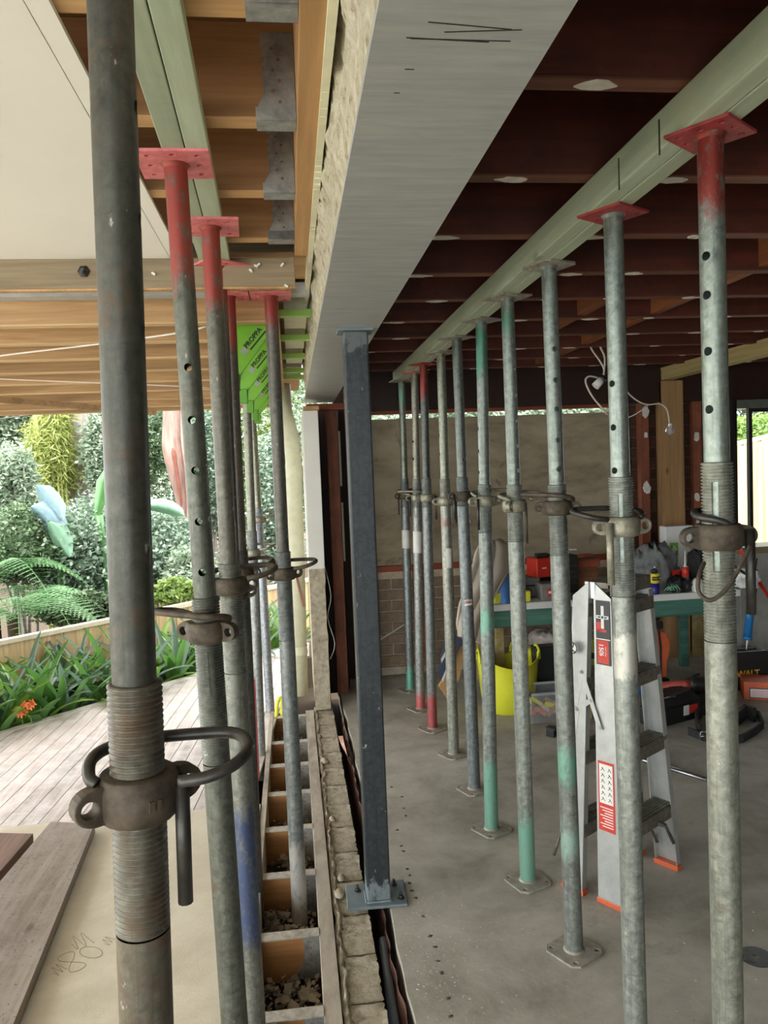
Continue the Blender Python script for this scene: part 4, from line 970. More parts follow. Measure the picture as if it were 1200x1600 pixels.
Box((bx0-cx+.02, .3, 0), (bx0-cx+.075, .35, BZ-.165)).build('leg', M_lvl, bench, .002); Box((bx1-cx-.12, .3, 0), (bx1-cx-.06, .35, BZ-.05)).build('leg', M_green2, bench, .002)
for a, b, m in ((1038, 1078, M_pine), (1082, 1102, M_lvl)):
    xa, xb = at(a, 960, Y=5.80).x, at(b, 960, Y=5.80).x
    p_ = Box((-(xb-xa)/2, 0, 0), ((xb-xa)/2, .018, .62)).build('timber_offcut', m); p_.location = ((xa+xb)/2, 5.80, 0.0)
    tag(p_, 'upright pale pine board leaning under the bench' if m == M_pine else 'greenish upright board leaning beside pine board under the bench', 'board')
def bx(px, Y): return at(px, 900, Y=Y).x
def top(py_, px, Y): return at(px, py_, Y=Y).z
def blob(name, px0, px1, pyt, Y, dy, mat, label, cat, z0=BZ, seed=0, amp=.25, fold=14, squ=.5):
    x0, x1 = bx(px0, Y), bx(px1, Y); h = top(pyt, (px0+px1)/2, Y)-z0; w_ = (x1-x0)/2; mb = MB()
    def fn(u, v):
        a = 2*PI*u; ph = PI/2*v; r_ = math.cos(ph)**squ; nn = Vector((math.cos(a)*1.5+seed, math.sin(a)*1.5, v*2))
        k_ = 1+amp*noise.noise(nn*2)+.06*math.sin(a*fold/2+5*v)*(1-v)
        return (w_*r_*math.cos(a)*k_, dy*r_*math.sin(a)*k_, max(0.0, h*math.sin(ph)*(1+amp*.8*noise.noise(nn*2.5)) + .008*math.sin(a*fold)*(1-v)*v*4))
    mb.grid(fn, 40, 14); o = mb.build(name, mat); o.location = ((x0+x1)/2, Y, z0); return tag(o, label, cat)
def case(name, px0, px1, pyt, pyb, Y, dy, mat, label, cat, z0=None, rot=0, bev=.008, parts=()):
    x0, x1 = at(px0, pyb, Y=Y).x, at(px1, pyb, Y=Y).x; z0 = z0 if z0 is not None else at(px0, pyb, Y=Y).z
    h = at((px0+px1)/2, pyt, Y=Y).z-z0; w_ = x1-x0; t = thing(name, label, cat, ((x0+x1)/2, Y, z0), rot)
    Box((-w_/2, 0, 0), (w_/2, dy, h)).build('body', mat, t, bev)
    for nm, a, b, m in parts: Box((-w_/2+a[0]*w_, a[1], a[2]*h), (-w_/2+b[0]*w_, b[1], b[2]*h)).build(nm, m, t, .002)
    return t, w_, h
BY_ = 5.0
# bench clutter, left to right
blob('rag', 768, 800, 896, 5.05, .10, flat('blue_rag', c(84, 130, 196), .9), 'crumpled blue and white rag at the left end of the bench', 'rag', seed=3, amp=.12, squ=.3)
o, w_, h = case('tool_tray', 772, 830, 925, 938, 4.97, .08, M_yel, 'low yellow tray of small tools at the bench front left', 'tray', z0=BZ, parts=(('tool', (.05, .01, 1), (.3, .03, 1.4), M_black), ('tool', (.4, .02, 1), (.85, .04, 1.5), M_steel), ('tool', (.2, .05, 1), (.9, .06, 1.6), M_clay)))
case('parts_case', 800, 845, 903, 935, 5.12, .16, flat('grey_case', c(112, 112, 110), .6), 'grey plastic parts case stacked on the bench behind yellow tray', 'case', z0=BZ, parts=(('lid', (-.02, -.01, .55), (1.02, .17, .65), M_black),))
case('parts_case', 846, 878, 912, 938, 4.98, .14, flat('grey_case_light', c(132, 130, 126), .6), 'lighter grey case with a red label beside the third right prop', 'case', z0=BZ, parts=(('red_label', (.3, -.002, .2), (.8, .001, .7), M_lred), ('white_label', (.35, -.003, .4), (.7, -.001, .55), M_white)))
t, w_, h = case('red_toolbox', 838, 868, 872, 908, 5.12, .14, M_redp, 'red drill case standing on the grey cases', 'case', z0=BZ+.135, rot=.25, parts=(('handle', (.1, .02, 1), (.8, .05, 1.12), M_black), ('white_mark', (.3, -.002, .45), (.55, .0, .52), M_white)))
mb = MB(); mb.box((-.03, -.03, -.10), (.03, .03, .12), Matrix.Rotation(.6, 4, 'Y')); o = mb.build('timber_wedge', wood('ochre_wood', c(150, 104, 48), c(176, 128, 66), 2), None, .006); o.location = (bx(828, 5.3), 5.32, BZ+.10+.03); tag(o, 'ochre timber wedge leaning behind the red drill case', 'timber')
case('black_case', 842, 862, 866, 880, 5.34, .1, M_black, 'small black case behind the red drill case', 'case', z0=BZ, bev=.004)
t, w_, h = case('black_crate', 885, 905, 868, 935, 5.2, .14, M_black, 'tall black ribbed crate on the bench behind the ladder top', 'crate', z0=BZ, parts=tuple(('rib', (0, -.004, .1+.15*q), (1, 0, .15+.15*q), M_dsteel) for q in range(5)))
case('white_box', 886, 902, 858, 868, 5.22, .1, M_white, 'small white packet on top of the black crate', 'box', z0=BZ+.30)
t, w_, h = case('timber_block', 903, 935, 886, 930, 5.3, .1, wood('brown_block', c(116, 70, 44), c(150, 96, 60), 0), 'stack of reddish brown timber offcuts behind the ladder', 'timber', z0=BZ, bev=.003, parts=(('offcut', (-.1, .01, .3), (1.3, .09, .42), M_black), ('offcut', (-.1, -.01, 1), (1.1, .08, 1.35), M_redx)))
mb = MB().cyl((0, 0, 0), (.12, 0, .0), .02, .02, 14); o = mb.build('copper_pipe', flat('copper', c(196, 116, 84), .35, .6)); o.location = (bx(902, 5.5), 5.5, top(870, 905, 5.5)); tag(o, 'copper coloured pipe lying on the offcuts', 'pipe')
Box((-.02, -.005, 0), (.12, .06, .2)).build('x', M_redx)
bpy.data.objects.remove(bpy.data.objects['x'])
Box((-.07, 0, 0), (.09, .09, 1)).build('stack', M_brickd, None, .004)
o = bpy.data.objects['stack']; o.name = 'offcut_stack'; o.location = (bx(906, 5.48), 5.46, BZ); o.scale = (1, 1, top(876, 905, 5.5)-BZ-.0); tag(o, 'dark brown block under the copper pipe on the bench', 'timber')
case('drill_battery', 966, 978, 855, 905, 5.25, .07, M_navy, 'dark boxed drill battery behind the second right prop', 'box', z0=BZ, bev=.003, parts=(('label', (.2, -.002, .5), (.9, 0, .75), M_lred), ('label', (.2, -.002, .8), (.9, 0, .95), M_white)))
blob('hoodie', 985, 1058, 856, 5.3, .16, M_grfab, 'crumpled grey fleece jacket heaped on the bench', 'jacket', seed=8, amp=.4, fold=22)
blob('cable_heap', 1040, 1082, 902, 5.02, .06, M_black, 'black cable heap on the bench beside the spray can', 'cables', seed=12, amp=.5)
mb = MB()
for q in range(4): mb.tube([(-.04+.02*q, -.02, .02), (-.02+.02*q, -.05, .05), (.01+.02*q, -.03, .02), (.03+.01*q, .01, .055)], .0035, 6)
o = mb.build('green_wire', flat('green_wire', c(120, 190, 150), .5)); o.location = (bx(1046, 4.96), 4.98, BZ); tag(o, 'pale green and white wires curled in front of black cable heap', 'wires')
# spray can
X_ = bx(1024, 4.96); sc = thing('spray_can', 'blue and yellow lubricant spray can with black cap on the bench', 'can', (X_, 4.97, BZ))
rr = .030
MB().lathe([(rr-.002, 0), (rr, .004), (rr, .075)], 24).build('lower_body', flat('can_blue', c(40, 44, 128), .35, bump=0), sc)
MB().lathe([(rr, .0755), (rr, .135), (rr-.006, .142)], 24).build('upper_body', flat('can_yellow', c(232, 216, 70), .35, bump=0), sc)
MB().lathe([(.02, .143), (.022, .165), (.012, .17)], 18).build('cap', M_black, sc); MB().lathe([(.006, .171), (.006, .19)], 10).build('nozzle', M_steel, sc)
MB().box((-.027, -rr-.0008, .096), (.027, -rr+.014, .122)).build('name_band', M_black, sc)
text('lettering', 'WD-40', .019, flat('can_text', c(240, 226, 90), .4, bump=0), sc, face_y(0, -rr-.0015, .109), .0003)
MB().lathe([(.024, 0), (.024, .07), (.012, .08)], 18).build('x', M_navy); o = bpy.data.objects['x']; o.name = 'blue_bottle'; o.location = (bx(1014, 5.08), 5.08, BZ); tag(o, 'small dark blue bottle behind the spray can', 'bottle')
o = MB().cyl((0, 0, 0), (0, 0, .13), .024, None, 18).build('orange_can', M_redp); o.location = (bx(1058, 5.14), 5.14, BZ); o.scale = (1.7, 1.2, 1); tag(o, 'bright orange-red canister on the bench in front of first aid box', 'canister')
st = thing('sealant_tube', 'white and red sealant tube with thin nozzle standing on the bench', 'tube', (bx(1071, 5.0), 5.0, BZ))
MB().lathe([(.023, 0), (.023, .10)], 18).build('lower_wrap', flat('grey_wrap', c(150, 146, 140), .5, bump=0), st); MB().lathe([(.0232, .101), (.0232, .17)], 18).build('upper_wrap', M_lred, st); MB().lathe([(.02, .171), (.008, .18), (.003, .29)], 12).build('nozzle', M_white, st)
fa = case('first_aid_box', 1042, 1085, 822, 930, 5.42, .10, M_white, 'white first aid box with a green cross on the bench', 'box', z0=BZ, bev=.004)
t, w_, h = fa
zc = top(858, 1060, 5.42)-BZ; gx = bx(1054, 5.42)-t.location.x
Box((-.032, -.0015, -.05), (.032, 0, .05)).build('green_panel', flat('panel_green', c(110, 170, 60), .5, bump=0), t).location = (gx, 0, zc)
MB().box((-.009, -.003, -.025), (.009, -.0015, .025)).box((-.022, -.003, -.009), (.022, -.0015, .009)).build('cross', M_white, t).location = (gx, 0, zc)
blob('black_bag', 1078, 1100, 862, 5.15, .12, M_blk2, 'black soft tool bag on bench behind the front right prop', 'bag', seed=4)
blob('white_bowl', 1080, 1100, 903, 4.98, .05, M_white, 'small white dish on the bench beside the front right prop', 'dish', seed=1, amp=.02, squ=.9)
blob('paper_heap', 1145, 1185, 890, 5.05, .1, M_white, 'loose heap of white paper sheets at the right bench end', 'papers', seed=22, amp=.5)
case('grey_cabinet', 1158, 1275, 862, 1040, 5.55, .25, flat('grey_cabinet', c(170, 170, 164), .6, bump=0), 'pale grey cabinet with vent slots under the window', 'cabinet', z0=0, parts=tuple(('vent', (.42, -.003, .30-.02*q), (.62, 0, .308-.02*q), M_black) for q in range(5))+(('top_board', (-.0, -.03, 1), (1, .25, 1.06), M_grey),))
o = MB().tube([at(1112, 760, Y=5.1), at(1150, 850, Y=5.02), at(1215, 955, Y=4.95)], .013, 6, False).build('red_bar', M_redp); tag(o, 'long red spirit level leaning beside the window', 'level')
# caulking gun
cg = thing('caulking_gun', 'blue caulking gun hanging from the right end of the bench', 'caulking gun', at(1165, 1000, Y=4.85))
o0 = cg.location
def rel(px, py, Y=4.85): return at(px, py, Y=Y)-o0
MB().cyl(rel(1175, 925), rel(1168, 995), .027, None, 18).build('barrel', M_blue, cg); MB().cyl(rel(1175.5, 920), rel(1175, 926), .03, None, 18).build('collar', M_black, cg); MB().cyl(rel(1168.5, 994), rel(1168, 999), .03, None, 18).build('end_cap', M_blue, cg)
MB().cyl(rel(1168, 999), rel(1166, 1015), .008, .003, 10).build('nozzle', M_white, cg)
MB().tube([rel(1176, 918), rel(1178, 905), rel(1170, 900), rel(1168, 898)], .011, 8).tube([rel(1170, 900), rel(1155, 890), rel(1146, 884)], .009, 8).build('handle', M_black, cg); MB().cyl(rel(1178, 910), rel(1183, 872), .004, None, 6).build('rod', M_dsteel, cg)
# ================================================================ UNDER THE BENCH / FLOOR
tc_ = at(785, 1123, Z=0); tub = thing('flexible_tub', 'bright yellow flexible plastic tub with looped handles in front of the bench', 'tub', (tc_.x+.10, tc_.y+.20, 0))
mb = MB(); mb.lathe([(.155, .0), (.17, .01), (.185, .15), (.20, .30), (.205, .345), (.211, .35), (.207, .352), (.197, .34), (.18, .15), (.16, .02), (.001, .018)], 40, None, False)
mb.v = [(x*1.0, y, z-(.035*(abs(y)/.2)**2 if z > .2 else 0)+(.03*(abs(x)/.2)**2 if z > .2 else 0)) for x, y, z in mb.v]; mb.build('bucket', M_yel, tub)
for sx, a_ in ((1, .9), (-1, .9), (1, -.0)):
    cxh, cyh = .2*math.cos(a_ if sx > 0 else PI-.1), .2*math.sin(a_ if sx > 0 else -.1)
    tx, ty = -math.sin(a_ if sx > 0 else PI-.1), math.cos(a_ if sx > 0 else PI-.1)
    MB().tube([(cxh-tx*.06, cyh-ty*.06, .33), (cxh-tx*.05, cyh-ty*.05, .385), (cxh, cyh, .41), (cxh+tx*.05, cyh+ty*.05, .385), (cxh+tx*.06, cyh+ty*.06, .33)], .009, 8).build('handle', M_yel, tub)
cc_ = at(862, 1130, Z=0); cb = thing('storage_container', 'clear plastic storage container of sandpaper and offcuts beside yellow tub', 'container', (at(864, 1128, Z=0).x, cc_.y, 0))
mb = MB(); mb.add([(-.13, 0, .003), (.13, 0, .003), (.13, .2, .003), (-.13, .2, .003), (-.15, -.015, .19), (.15, -.015, .19), (.15, .215, .19), (-.15, .215, .19)], [(3, 2, 1, 0), (0, 1, 5, 4), (1, 2, 6, 5), (2, 3, 7, 6), (3, 0, 4, 7)]); mb.build('tub_body', M_clear, cb)
mb = MB()
for q in ((-.157, -.022, .157, -.012), (-.157, .212, .157, .222), (-.157, -.022, -.147, .222), (.147, -.022, .157, .222)): mb.box((q[0], q[1], .185), (q[2], q[3], .20))
mb.build('rim', flat('clear_rim', c(170, 172, 178), .4, bump=0), cb)
for q in range(12):
    m_ = [M_clay, M_yel, flat('lilac_pad', c(160, 140, 160), .8) if q == 0 else M_canvas, M_orange, M_white][q % 5]
    MB().box((-.04, -.006, -.01), (.04, .006, .012), Matrix.Translation((random.uniform(-.09, .09), .02+.012*q, random.uniform(.03, .13))) @ Matrix.Rotation(random.uniform(-1, 1), 4, 'Y')).build('offcut', m_, cb)
o = blob('dust_sheet', 825, 880, 985, 5.1, .15, flat('folded_sheet', c(180, 170, 162), .95), 'rolled pale blanket on a stool under the bench', 'blanket', z0=.36, seed=5, amp=.15, fold=10, squ=.35)
st_ = thing('low_stool', 'round pale topped stool under the bench holding the rolled blanket', 'stool', (bx(852, 5.12), 5.14, 0))
MB().lathe([(.0, .31), (.16, .31), (.17, .335), (.15, .357), (0, .357)], 28, None, False).build('seat', flat('stool_green', c(170, 178, 140), .6), st_)
for a_ in (0.8, 2.3, 3.9, 5.5): MB().cyl((.14*math.cos(a_), .14*math.sin(a_), 0), (.1*math.cos(a_), .1*math.sin(a_), .31), .012).build('leg', M_black, st_)
case('black_bin', 838, 890, 1010, 1090, 4.86, .1, M_black, 'black plastic bin under the bench behind the storage container', 'bin', z0=0)
case('lime_bag', 905, 930, 1000, 1068, 5.2, .1, flat('lime_bag', c(176, 196, 60), .7), 'lime yellow tool bag under bench seen through the ladder', 'bag', z0=.0, parts=(('strap', (-.0, -.01, .6), (1, 0, .72), M_black), ('strap', (-.0, -.01, .2), (1, 0, .3), M_black)))
case('cardboard_box', 903, 925, 1078, 1125, 4.55, .12, M_clay, 'small brown cardboard box seen through the ladder', 'box', z0=0, bev=.001, parts=(('label', (.3, -.002, .4), (.8, 0, .75), M_white),))
case('blue_crate', 993, 1005, 1050, 1105, 4.5, .1, M_blue, 'narrow blue crate seen through the ladder treads', 'crate', z0=0)
# dust sheet and cardboard at the left end of bench
cv = MB(); top_p = [(748, 852, 5.0), (778, 846, 5.05), (796, 862, 5.1), (798, 905, 5.1)]
Lp = [(756, 846, 4.95), (742, 868, 4.90), (730, 905, 4.86), (716, 945, 4.82), (712, 975, 4.80), (716, 993, 4.78)]
Rp = [(778, 845, 5.0), (792, 852, 5.0), (797, 890, 4.96), (786, 912, 4.90), (758, 960, 4.84), (748, 1006, 4.78)]
def cvf(u, v):
    i = min(int(v*5), 4); f_ = v*5-i; g_ = lambda L_: [lerp(L_[i][k], L_[i+1][k], f_) for k in range(3)]
    a, b = g_(Lp), g_(Rp); px, py, Y = [lerp(a[k], b[k], u) for k in range(3)]
    return at(px, py, Y=Y-.03*math.sin(u*PI)-.012*math.sin(u*17+v*4))
cv.grid(cvf, 24, 24); q = cv.build('canvas_sheet', M_canvas); so = q.modifiers.new('thick', 'SOLIDIFY'); so.thickness = .02; so.offset = -1
tag(q, 'pale canvas dust sheet draped over the left end of the bench', 'sheet')
cbx = thing('flattened_carton', 'brown cardboard carton with dark printed face leaning against the dust sheet', 'carton', (1.08, 4.9, 0))
def quad(pts, nm, m, th=.02):
    P_ = [at(px, py, Y=Y)-cbx.location for px, py, Y in pts]; nn = (P_[1]-P_[0]).cross(P_[2]-P_[0]).normalized()
    if nn.y < 0: nn = -nn
    P2 = [p+nn*th for p in P_]; MB().add(P_+P2, [(0, 1, 2, 3), (7, 6, 5, 4), (0, 4, 5, 1), (1, 5, 6, 2), (2, 6, 7, 3), (3, 7, 4, 0)]).build(nm, m, cbx)
quad([(686, 1072, 4.85), (700, 1093, 4.85), (718, 1060, 4.87), (730, 995, 4.95)], 'side_panel', M_clay); quad([(683, 1050, 4.88), (691, 1066, 4.86), (724, 1000, 4.9), (697, 985, 4.95)], 'printed_face', M_navy, .01)
quad([(690, 1062, 4.84), (692, 1066, 4.84), (700, 1047, 4.85), (697, 1045, 4.85)], 'print_line', M_white, .001); quad([(689, 1030, 4.86), (690, 1036, 4.86), (702, 1015, 4.87), (700, 1010, 4.87)], 'print_line', M_white, .001)
case('orange_box', 652, 664, 1068, 1078, 5.5, .06, M_orange, 'small red-orange block on the floor beside the farthest prop base', 'block', z0=0)
# tool box under bench right
p = at(1062, 1130, Z=0); tb = thing('tool_box', 'open black tool box with red and white sticker on the floor', 'tool box', (p.x, p.y, 0), .38)
mb = MB(); mb.prism([(-.20, 0), (.20, 0), (.20, .2), (-.20, .2)], 0, .11); mb.build('body', M_black, tb, .012)
mb = MB(); mb.add([(-.2, .0, .112), (.2, .0, .112), (.2, .2, .112), (-.2, .2, .112), (-.17, .05, .165), (.17, .05, .165), (.17, .15, .175), (-.17, .15, .175)], [(3, 2, 1, 0), (0, 1, 5, 4), (1, 2, 6, 5), (2, 3, 7, 6), (3, 0, 4, 7), (4, 5, 6, 7)]); mb.build('lid', M_black, tb, .006)
Box((.06, -.004, .045), (.16, -.001, .095)).build('red_sticker', M_lred, tb); Box((.035, -.005, .04), (.08, -.002, .1)).build('white_sticker', M_white, tb); MB().cyl((-.18, .02, .17), (-.02, .01, .168), .006).build('chisel', M_steel, tb)
p = at(1070, 1070, Y=4.56); gr = thing('angle_grinder', 'faded red and grey angle grinder lying on top of the tool box', 'grinder', (p.x, 4.56, p.z), .05)
M90 = Matrix.Rotation(PI/2, 4, 'Y')
MB().lathe([(.02, -.17), (.03, -.16), (.034, -.02), (.038, .02)], 16, M90).build('grip', M_redf, gr); MB().lathe([(.04, .021), (.045, .06), (.045, .14), (.03, .17)], 16, M90).build('motor', M_dsteel, gr)
MB().tube([(.03, -.05, -.04), (.02, -.06, .02), (.04, -.03, .055), (.10, 0, .06)], .007, 8).build('guard', M_dsteel, gr); MB().cyl((-.22, -.01, .01), (-.165, 0, 0), .012).build('yellow_plug', flat('yellow_green', c(196, 200, 80), .5), gr)
Box((-.1, -.06, -.2), (.2, .1, -.05)).build('support_case', M_black, gr, .01)
# orange upright tool
p = at(1030, 1052, Z=0); p = Vector((at(1028, 1000, Y=4.75).x, 4.75, 0)); tl = thing('orange_tool', 'orange cased power tool standing upright behind the ladder', 'power tool', p)
zt_ = at(1030, 986, Y=4.75).z; zb_ = at(1030, 1058, Y=4.75).z
def xr(px, py): q = at(px, py, Y=4.75); return (q.x-p.x, q.z)
mb = MB(); mb.prism([xr(*q) for q in ((1020, 984), (1037, 986), (1043, 1000), (1041, 1020), (1038, 1030), (1037, 1056), (1020, 1058))], -.04, .04, (), Matrix.Rotation(PI/2, 4, 'X')); mb.build('housing', M_orange, tl, .01)
mb = MB(); mb.prism([xr(*q) for q in ((1023, 984), (1026, 984), (1029, 1010), (1029, 1056), (1026, 1056), (1026, 1010))], .0405, .045, (), Matrix.Rotation(PI/2, 4, 'X')); mb.build('seam', M_black, tl)
Box((-.05, -.05, 0), (.05, .05, zb_)).build('foot', M_black, tl, .004); mb = MB(); a_ = xr(1028, 975); mb.box((a_[0]-.04, -.02, a_[1]-.03), (a_[0]+.03, .02, a_[1]+.02)); mb.build('grip', M_black, tl, .008)
# black tool case with lettering
p0 = at(1100, 1080, Y=4.86); p1 = at(1210, 1078, Y=4.86); zt_ = at(1170, 1018, Y=4.86).z; dw = thing('tool_case', 'black tool case with yellow maker lettering near the window side', 'case', ((p0.x+p1.x)/2+.03, 4.86, 0))
wd = .21; mb = MB(); mb.prism([(-wd, 0), (wd+.03, 0), (wd+.03, zt_*.8), (wd-.03, zt_), (-wd, zt_)], -.14, 0, (), Matrix.Rotation(PI/2, 4, 'X')); mb.build('body', M_black, dw, .012)
Box((-.06, .03, zt_), (.12, .11, zt_+.015)).build('handle_plate', M_dsteel, dw, .003)
tx = at(1166, 1053, Y=4.858)-dw.location; text('lettering', 'DeWALT', .062, flat('lettering_yellow', c(222, 168, 54), .5, bump=0), dw, face_y(tx.x-.022, -.0015, tx.z), .0006, .95, .0012)
Box((tx.x-.14, -.001, tx.z-.036), (tx.x+.12, 0, tx.z-.033)).build('underline', M_rust, dw)
# orange blade box
p = at(1188, 1105, Z=0); p = at(1172, 1098, Z=.0); ob_ = thing('blade_box', 'orange cardboard box with white panel at the right edge of the photo', 'box', (p.x+.17, p.y+.1, 0), -.45)
Box((-.14, -.10, 0), (.16, .10, .12)).build('carton', M_orange, ob_, .004); Box((-.10, -.103, .02), (.15, -.1005, .075)).build('white_panel', M_white, ob_); Box((-.105, -.1022, .015), (.155, -.1002, .08)).build('panel_border', M_navy, ob_)
for q in range(4): Box((-.09, -.1042, .028+.011*q), (.14, -.1032, .031+.011*q)).build('print_line', M_lred, ob_)
# tool belt
p = at(1140, 1150, Z=0); bl = thing('tool_belt', 'black leather tool belt with steel buckle lying on the slab', 'belt', (p.x, p.y, 0))
def br(px, py, z=0.0): q = at(px, py, Z=z); return (q.x-p.x, q.y-p.y, z)
def strapm(pts, hgt, th=.006):
    mb = MB(); vs = []
    for i, (x, y, z) in enumerate(pts):
        a = Vector(pts[max(0, i-1)]); b = Vector(pts[min(len(pts)-1, i+1)]); d_ = (b-a); n_ = Vector((-d_.y, d_.x, 0)).normalized()*th
        vs += [(x-n_.x, y-n_.y, z), (x+n_.x, y+n_.y, z), (x+n_.x, y+n_.y, z+hgt), (x-n_.x, y-n_.y, z+hgt)]
    fs = []
    for i in range(len(pts)-1):
        for k in range(4): fs.append((i*4+k, i*4+(k+1) % 4, i*4+4+(k+1) % 4, i*4+4+k))
    fs += [(3, 2, 1, 0), tuple(len(vs)-4+k for k in range(4))]; return mb.add(vs, fs)
strapm([br(1076, 1148), br(1100, 1158), br(1130, 1163), br(1160, 1160), br(1180, 1148), br(1192, 1138), br(1186, 1122), br(1168, 1118)], .045).build('strap', M_blk2, bl)
strapm([br(1092, 1150), br(1088, 1130), br(1096, 1118), br(1120, 1112), br(1150, 1118)], .07, .008).build('pad', M_blk2, bl)
strapm([br(1150, 1135), br(1165, 1122), br(1180, 1128)], .085, .01).build('pouch', M_blk2, bl, .004)
q = Vector(br(1098, 1157)); MB().tube([q+Vector((-.02, -.012, .01)), q+Vector((-.02, -.012, .055)), q+Vector((.025, -.014, .055)), q+Vector((.025, -.014, .01))], .004, 6, False, True).tube([q+Vector((-.02, -.014, .03)), q+Vector((.03, -.016, .032))], .003, 6, False).build('buckle', M_steel, bl)
a, b = at(870, 1160, Z=0), at(1106, 1220, Z=0)
a = at(990, 1183, Z=.012); b = at(1106, 1219, Z=.012); d = (a-b).normalized()
tag(MB().cyl(a+d*.45, b, .0115, None, 14).build('steel_bar', M_steel), 'shiny steel tube lying on the slab behind the ladder', 'pipe')
p = at(1182, 1496, Z=0); mb = MB().prism([(.052*math.cos(t_), .052*math.sin(t_)) for t_ in np.linspace(0, 2*PI, 33)[:-1]], 0, .003, [(0, 0, .011)]); o = mb.build('cutting_disc', M_dsteel); o.location = (p.x, p.y, .0005); tag(o, 'flat dark cutting disc lying on the slab at right', 'disc')
p = at(868, 1148, Z=0); cl = thing('bar_clamp', 'black plastic clamp lying on the slab left of the ladder', 'clamp', (p.x, p.y, 0), .7)
Box((-.06, -.025, .0), (.03, .03, .045)).build('jaw', M_black, cl, .006); Box((.03, -.012, .01), (.16, .012, .03)).build('bar', M_dsteel, cl, .002); Box((-.055, -.03, .045), (-.01, .035, .055)).build('pad', M_dsteel, cl)
# lamp holders and cables
lf = thing('lamp_holder', 'white bare lamp holder dangling on cables near the second right prop', 'lamp', at(935, 600, Y=4.62))
o0 = lf.location; R2 = lambda px, py: at(px, py, Y=4.62)-o0
MB().tube([R2(922, 531), R2(924, 545), R2(938, 565), R2(944, 580), R2(938, 595)], .006, 6).build('cable', M_cable, lf); MB().tube([R2(936, 531), R2(938, 542), R2(945, 560), R2(943, 590)], .006, 6).build('cable', M_cable, lf)
MB().tube([R2(934, 590), R2(920, 588), R2(915, 597), R2(926, 620), R2(950, 648)], .006, 6).build('cable', M_cable, lf); MB().cyl(R2(941, 592), R2(930, 604), .022, .026, 14).build('socket', M_white, lf); MB().cyl(R2(944, 590), R2(939, 594), .024, .024, 14).build('collar', M_dsteel, lf)
bf = thing('light_bulb', 'clear light bulb hanging on a white cable in front of the pine post', 'lamp', at(1047, 672, Y=5.07)); o0 = bf.location; R2 = lambda px, py: at(px, py, Y=5.07)-o0
MB().tube([R2(958, 546), R2(962, 570), R2(975, 604), R2(990, 622), R2(1010, 632), R2(1030, 631), R2(1042, 640), R2(1046, 662)], .005, 6).build('cable', M_cable, bf); MB().tube([R2(975, 656), R2(995, 646), R2(1012, 634)], .004, 6).build('cable', M_cable, bf)
MB().lathe([(.001, -.035), (.022, -.028), (.032, -.008), (.026, .014), (.014, .03)], 16, None, False).build('glass_bulb', M_clear, bf); MB().cyl((0, 0, .02), (0, 0, .045), .012).build('cap', M_white, bf)
# bits in the joist area
o = MB().tube([at(432, 1120, Y=4.9), at(434, 1096, Y=4.9), at(440, 1092, Y=4.9), at(441, 1118, Y=4.9)], .012, 8).build('yellow_hose', M_yel); tag(o, 'short looped yellow hose between the props at the far joist bays', 'hose')
a, b = at(396, 1060, Y=4.0), at(403, 1215, Y=4.0); M_ = frame(b, Vector((1, 0, 0)), Vector((0, 1, 0)), (a-b).normalized())
tag(MB().box((-.008, -.03, 0), (.008, .03, (a-b).length), M_).build('red_level', flat('dark_red', c(150, 40, 48), .4)), 'dark red spirit level upright behind the blue-painted prop', 'level')
a, b = at(462, 895, Y=5.262), at(475, 948, Y=5.262)
tag(MB().box((-.008, -.004, 0), (.008, .004, (a-b).length), frame(b, Vector((1, 0, 0)), Vector((0, 1, 0)), (a-b).normalized())).build('tape', flat('rust_strip', c(150, 96, 76), .6)), 'thin reddish perforated strip hanging in front of the downpipe', 'strip')

# ================================================================ GARDEN
def leafmat(name, ca, cb, cc, rough=.45):
    q = N(name); ge = q.n('ShaderNodeNewGeometry'); col = q.ramp(ge.outputs['Random Per Island'], [(0, ca), (.55, cb), (1, cc)])
    q.b.inputs['Transmission Weight'].default_value = 0
    tr = q.n('ShaderNodeBsdfTranslucent'); q.l(col, tr.inputs[0]); mx = q.n('ShaderNodeMixShader'); mx.inputs[0].default_value = .42
    q.done(col, rough); out = q.t.nodes['Material Output']; q.l(q.b.outputs[0], mx.inputs[1]); q.l(tr.outputs[0], mx.inputs[2]); q.l(mx.outputs[0], out.inputs[0]); return q.m
ML_blue = leafmat('leaf_blue_green', c(76, 98, 80), c(116, 138, 116), c(176, 192, 174), .35)
ML_dark = leafmat('leaf_dark', c(52, 74, 46), c(84, 108, 72), c(138, 158, 126), .35)
ML_pale = leafmat('leaf_pale', c(88, 108, 86), c(130, 148, 122), c(188, 200, 180), .4)
ML_lime = leafmat('leaf_lime', c(84, 112, 52), c(120, 146, 72), c(168, 186, 110))
ML_bam = leafmat('leaf_bamboo', c(110, 122, 58), c(142, 152, 80), c(182, 188, 118))
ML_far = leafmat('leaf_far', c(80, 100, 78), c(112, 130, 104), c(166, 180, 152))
M_trunk = mottled('bark_grey', [(.3, c(110, 102, 98)), (.7, c(158, 148, 142))], 6, .9, stretch=(3, 3, .3))
M_gum = mottled('gum_bark', [(.3, c(96, 72, 64)), (.5, c(138, 112, 102)), (.75, c(166, 144, 134))], 3, .8, stretch=(4, 4, .5), bump=.4)
